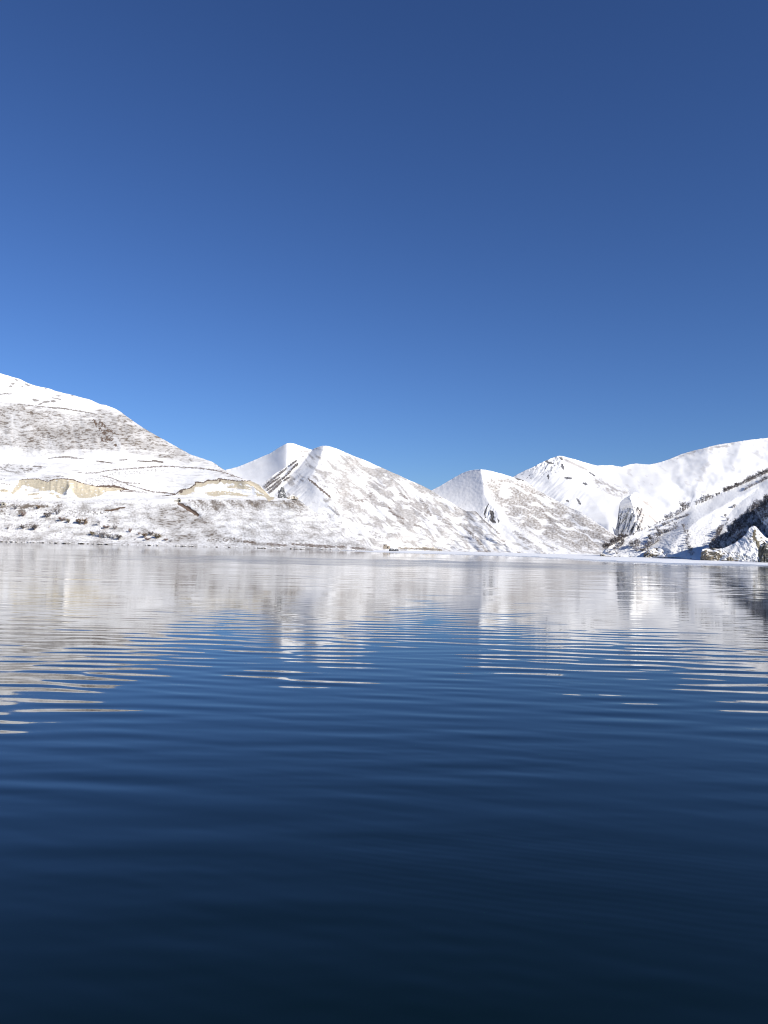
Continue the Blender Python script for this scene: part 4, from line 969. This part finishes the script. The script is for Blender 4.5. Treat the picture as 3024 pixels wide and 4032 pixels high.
# ------------------------------------------------------------------ rocks
def rock_material(name, col, snow_from=0.55):
    mt, n, b = new_mat(name)
    geo = N(n, 'ShaderNodeNewGeometry')
    pos = geo.outputs['Position']
    f = noise_node(n, pos, 0.9, 5, 0.65, (1, 1, 0.45))
    c = mix(n, ramp(n, f, 0.3, 0.7), col, tuple(q * 0.5 for q in col))
    sep = N(n, 'ShaderNodeSeparateXYZ'); n.links.new(geo.outputs['Normal'], sep.inputs[0])
    up = math_n(n, 'ADD', sep.outputs[2], math_n(n, 'MULTIPLY', math_n(n, 'SUBTRACT', noise_node(n, pos, 0.7, 4), 0.5), 0.8))
    n.links.new(mix(n, ramp(n, up, snow_from - 0.1, snow_from + 0.1), c, SNOW), b.inputs['Base Color'])
    b.inputs['Roughness'].default_value = 0.9
    bp = N(n, 'ShaderNodeBump'); bp.inputs['Strength'].default_value = 0.6; bp.inputs['Distance'].default_value = 0.4
    n.links.new(f, bp.inputs['Height']); n.links.new(bp.outputs[0], b.inputs['Normal'])
    return mt
M_tan = rock_material('tan_shore_rock', (0.30, 0.25, 0.175))
M_grey = rock_material('grey_rock', (0.17, 0.17, 0.175), 0.6)
M_black = rock_material('wet_dark_rock', (0.05, 0.055, 0.065), 0.75)
def rock(name, label, px0, px1, ytop, ybase, R, depth, mat, seed, cols=7, lean=0.0, prof=None):
    """a fractured outcrop: a rounded block cut by upright joints, standing at range R"""
    k = R / FPX
    w = (px1 - px0) * k; hgt = (ybase - ytop) * k
    c = world_pt((px0 + px1) / 2, ybase, R)
    nu, nv = 72, 26
    u = np.linspace(0, 2 * math.pi, nu, endpoint=False)[None, :]; v = np.linspace(0, 1, nv)[:, None]
    prof = prof or [(0, 1.0), (0.6, 0.97), (0.85, 0.8), (0.95, 0.5), (1, 0.0)]
    rad_ = np.interp(v, [p[0] for p in prof], [p[1] for p in prof])
    ex = 0.55
    cu, su = np.cos(u), np.sin(u)
    bx = np.sign(cu) * np.abs(cu) ** ex; by = np.sign(su) * np.abs(su) ** ex
    joint = np.abs(pnoise(u * cols / 2.2 + 3 * np.sin(u), v * 0.8 + u * 0, seed)) 
    crack = 1 - 0.26 * sstep(0.10, 0.0, joint)
    lump = 1 + 0.16 * fbm(bx * 2 + 5, v * 3 + by * 2, seed + 1, 4)
    crack2 = 1 - 0.12 * sstep(0.08, 0.0, np.abs(pnoise(u * 1.5, v * 5, seed + 2)))
    rr_ = rad_ * crack * lump * crack2
    x = bx * rr_ * w / 2 + lean * v * w; y = by * rr_ * depth / 2
    topv = 1 + 0.22 * fbm(bx * 1.3 + seed, by * 1.3, seed + 4, 3) * v
    z = (v * 1.04 - 0.04) * hgt * topv + 0 * u
    o_faces = []
    for i in range(nv - 1):
        for j in range(nu):
            o_faces.append((i * nu + j, i * nu + (j + 1) % nu, (i + 1) * nu + (j + 1) % nu, (i + 1) * nu + j))
    o = mesh_obj(name, np.stack([x, y, z], -1).reshape(-1, 3), np.array(o_faces), mat, smooth=False)
    o.location = (c[0], c[1], c[2])
    o.rotation_euler = (0, 0, -math.atan2(c[0], c[1]))
    return tag(o, label, 'rock')
rock('rock_outcrop', 'rounded tan rock outcrop at the foot of the near right hill', 2537, 2625, 2163, 2198, 556, 16, M_tan, 3, 9, prof=[(0, 1.0), (0.4, 0.95), (0.7, 0.78), (0.9, 0.5), (1, 0.05)])
rock('rock_outcrop', 'blocky rock pinnacle beyond the end of the mountain road', 1092, 1129, 1919, 1963, 812, 9, M_grey, 8, 6, prof=[(0, 1.0), (0.45, 0.8), (0.6, 0.5), (0.9, 0.38), (1, 0.12)])
rock('rock_outcrop', 'low jagged rock right of the road end pinnacle', 1128, 1175, 1949, 1965, 806, 6, M_tan, 9, 6, prof=[(0, 1.0), (0.4, 0.85), (0.75, 0.5), (1, 0.05)])
rock('rock', 'larger of the two dark boulders lying before the stone hut', 1532, 1552, 2159, 2169.5, 610, 3.5, M_black, 12, 4)
rock('rock', 'smaller dark boulder right of the larger one before the hut', 1553, 1569, 2161, 2169.5, 606, 3.0, M_black, 14, 4)
rock('rock_outcrop', 'dark rock point at the very tip of the near right hill', 2364, 2382, 2180, 2192, 556, 5, M_tan, 16, 4)
rock('rock_outcrop', 'tan columned rock face at the left end of the bluff', 2766, 2834, 2166, 2206, 428, 9, M_tan, 18, 10, prof=[(0, 1.0), (0.8, 0.97), (0.93, 0.85), (1, 0.3)])
rock('rock', 'low tan boulder halfway along the bluff foot', 2864, 2886, 2192, 2208, 414, 2.6, M_tan, 20, 4)
rock('rock_outcrop', 'dark block of rock standing at the right edge by the ice', 2994, 3060, 2150, 2216, 388, 8, rock_material('dark_grey_rock', (0.15, 0.14, 0.11), 0.7), 22, 6, prof=[(0, 1.0), (0.75, 0.96), (0.9, 0.85), (1, 0.4)])  # darker grey-brown stone for this block

# ------------------------------------------------------------------ stone hut and culverts
def plain_mat(name, col, sc_=1.2):
    mt, n, b = new_mat(name)
    pos = N(n, 'ShaderNodeNewGeometry').outputs['Position']
    n.links.new(mix(n, ramp(n, noise_node(n, pos, sc_, 4, 0.6), 0.3, 0.7), col, tuple(c * 0.7 for c in col)), b.inputs['Base Color'])
    b.inputs['Roughness'].default_value = 0.9
    return mt
M_stone = plain_mat('tan_stone', (0.42, 0.35, 0.27)); M_conc = plain_mat('weathered_concrete', (0.40, 0.37, 0.31)); M_shade = plain_mat('opening_shade', (0.03, 0.03, 0.03)); M_cap = plain_mat('snow_cap', (0.84, 0.845, 0.86)); M_asph = plain_mat('dark_iron', (0.06, 0.06, 0.065))  # M_shade: near-black colour standing in for the shade inside openings
def box_part(name, parent, x0, x1, y0, y1, z0, z1, mat, bev=0.06):
    me = bpy.data.meshes.new(name)
    import bmesh
    bm = bmesh.new()
    bmesh.ops.create_cube(bm, size=1)
    for v in bm.verts:
        v.co = Vector(((x0 + x1) / 2 + v.co.x * (x1 - x0), (y0 + y1) / 2 + v.co.y * (y1 - y0), (z0 + z1) / 2 + v.co.z * (z1 - z0)))
    bmesh.ops.bevel(bm, geom=bm.edges[:], offset=bev, segments=1, affect='EDGES')
    bm.to_mesh(me); bm.free(); me.materials.append(mat)
    o = bpy.data.objects.new(name, me); COL.objects.link(o); o.parent = parent
    return o
hp_ = world_pt(1522, 2157.5, 632)
hut = bpy.data.objects.new('stone_hut', None); hut.location = hp_; hut.rotation_euler = (0, 0, -0.25); COL.objects.link(hut)
tag(hut, 'small tan stepped stone hut on the far shore below the mountains', 'hut')
box_part('wall', hut, -2.4, 2.6, -1.4, 1.6, -0.8, 1.5, M_stone)
box_part('upper_wall', hut, -2.3, 0.4, -1.2, 1.7, 1.503, 2.8, M_stone)
box_part('roof', hut, 0.42, 2.75, -1.55, 1.75, 1.503, 1.7, M_cap)
box_part('roof', hut, -2.45, 0.55, -1.35, 1.85, 2.803, 3.0, M_cap)
box_part('doorway', hut, 0.9, 1.6, -1.46, -1.3, -0.2, 1.1, M_shade, 0.01)  # solid slab on the wall, interior darkness painted by its colour
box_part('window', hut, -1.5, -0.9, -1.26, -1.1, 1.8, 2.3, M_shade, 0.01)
def culvert(px, py, label, sgn):
    R = surf(hL, px, py) - 2.0
    p = world_pt(px, py, R)
    e = bpy.data.objects.new('culvert', None); e.location = p; e.rotation_euler = (0, 0, -math.atan2(p[0], p[1])); COL.objects.link(e)
    tag(e, label, 'culvert', 'culverts under the mountain road')
    box_part('headwall', e, -1.9, -0.9, -0.4, 2.2, -1.8, 1.8, M_conc); box_part('headwall', e, 0.9, 1.9, -0.4, 2.2, -1.8, 1.8, M_conc)
    box_part('lintel', e, -0.897, 0.897, -0.4, 2.2, 0.9, 1.8, M_conc)
    box_part('opening', e, -0.895, 0.895, 0.6, 0.9, -1.8, 0.897, M_shade, 0.01)  # black panel in the recess, colour stands for the unlit interior
    box_part('wing_wall', e, sgn * 1.9 if sgn > 0 else -5.0, 5.0 if sgn > 0 else -1.9, 0.3, 1.2, -2.6, 0.6, M_conc)
    box_part('parapet', e, -1.4, 0.6, 0.2, 1.0, 1.803, 2.6, M_asph)
culvert(706, 1972, 'concrete culvert headwall above the dark gully under the road', -1)
culvert(14, 1986, 'concrete culvert headwall under the road at the left edge', 1)

# ------------------------------------------------------------------ stones strewn along the waterline
ico = np.array([(0, 0, 1), (0.89, 0, 0.45), (0.28, 0.85, 0.45), (-0.72, 0.53, 0.45), (-0.72, -0.53, 0.45), (0.28, -0.85, 0.45), (0.72, 0.53, -0.45), (-0.28, 0.85, -0.45), (-0.89, 0, -0.45), (-0.28, -0.85, -0.45), (0.72, -0.53, -0.45), (0, 0, -1)])
icf = np.array([(0, 1, 2), (0, 2, 3), (0, 3, 4), (0, 4, 5), (0, 5, 1), (1, 6, 2), (2, 7, 3), (3, 8, 4), (4, 9, 5), (5, 10, 1), (6, 7, 2), (7, 8, 3), (8, 9, 4), (9, 10, 5), (10, 6, 1), (11, 7, 6), (11, 8, 7), (11, 9, 8), (11, 10, 9), (11, 6, 10)])
VV, FF = [], []
st_r = np.random.default_rng(44)
def strew(n_, x0, x1, Rf, zf, smin, smax, spread):
    for i in range(n_):
        x = st_r.uniform(x0, x1)
        if float(pnoise(np.array([x / 55]), np.array([7.7]), 411)[0]) < st_r.uniform(-0.5, 0.25): continue
        R = float(Rf(x)) + abs(st_r.normal(0, spread)) - 0.5
        sz = math.exp(st_r.uniform(math.log(smin), math.log(smax)))
        c = world_pt(x, float(y_at(x, R, zf)), R)
        FF.append(icf + 12 * len(VV))
        VV.append(ico * st_r.uniform(0.75, 1.2, (12, 1)) * sz * np.array([st_r.uniform(0.8, 1.8), 1.0, 0.6]) + c)
strew(700, -250, 1470, lambda x: np.interp(x, [-700, 0, 700, 1300, 1490], [872, 797, 692, 602, 577]), 0.3, 0.35, 1.3, 5.0)
strew(90, 2380, 2765, lambda x: np.interp(x, [2366, 2540, 2664, 2760], [561, 556, 546, 520]), 0.25, 0.3, 1.0, 3.0)
strew(60, 2840, 2990, lambda x: np.interp(x, [2840, 3024], [421, 417]), 0.25, 0.25, 0.9, 2.0)
tag(mesh_obj('shore_stones', np.concatenate(VV), np.concatenate(FF), rock_material('wet_shore_stone', (0.16, 0.135, 0.11), 0.7), smooth=False), 'brown stones strewn along the snowy waterline', 'stones', kind='stuff')
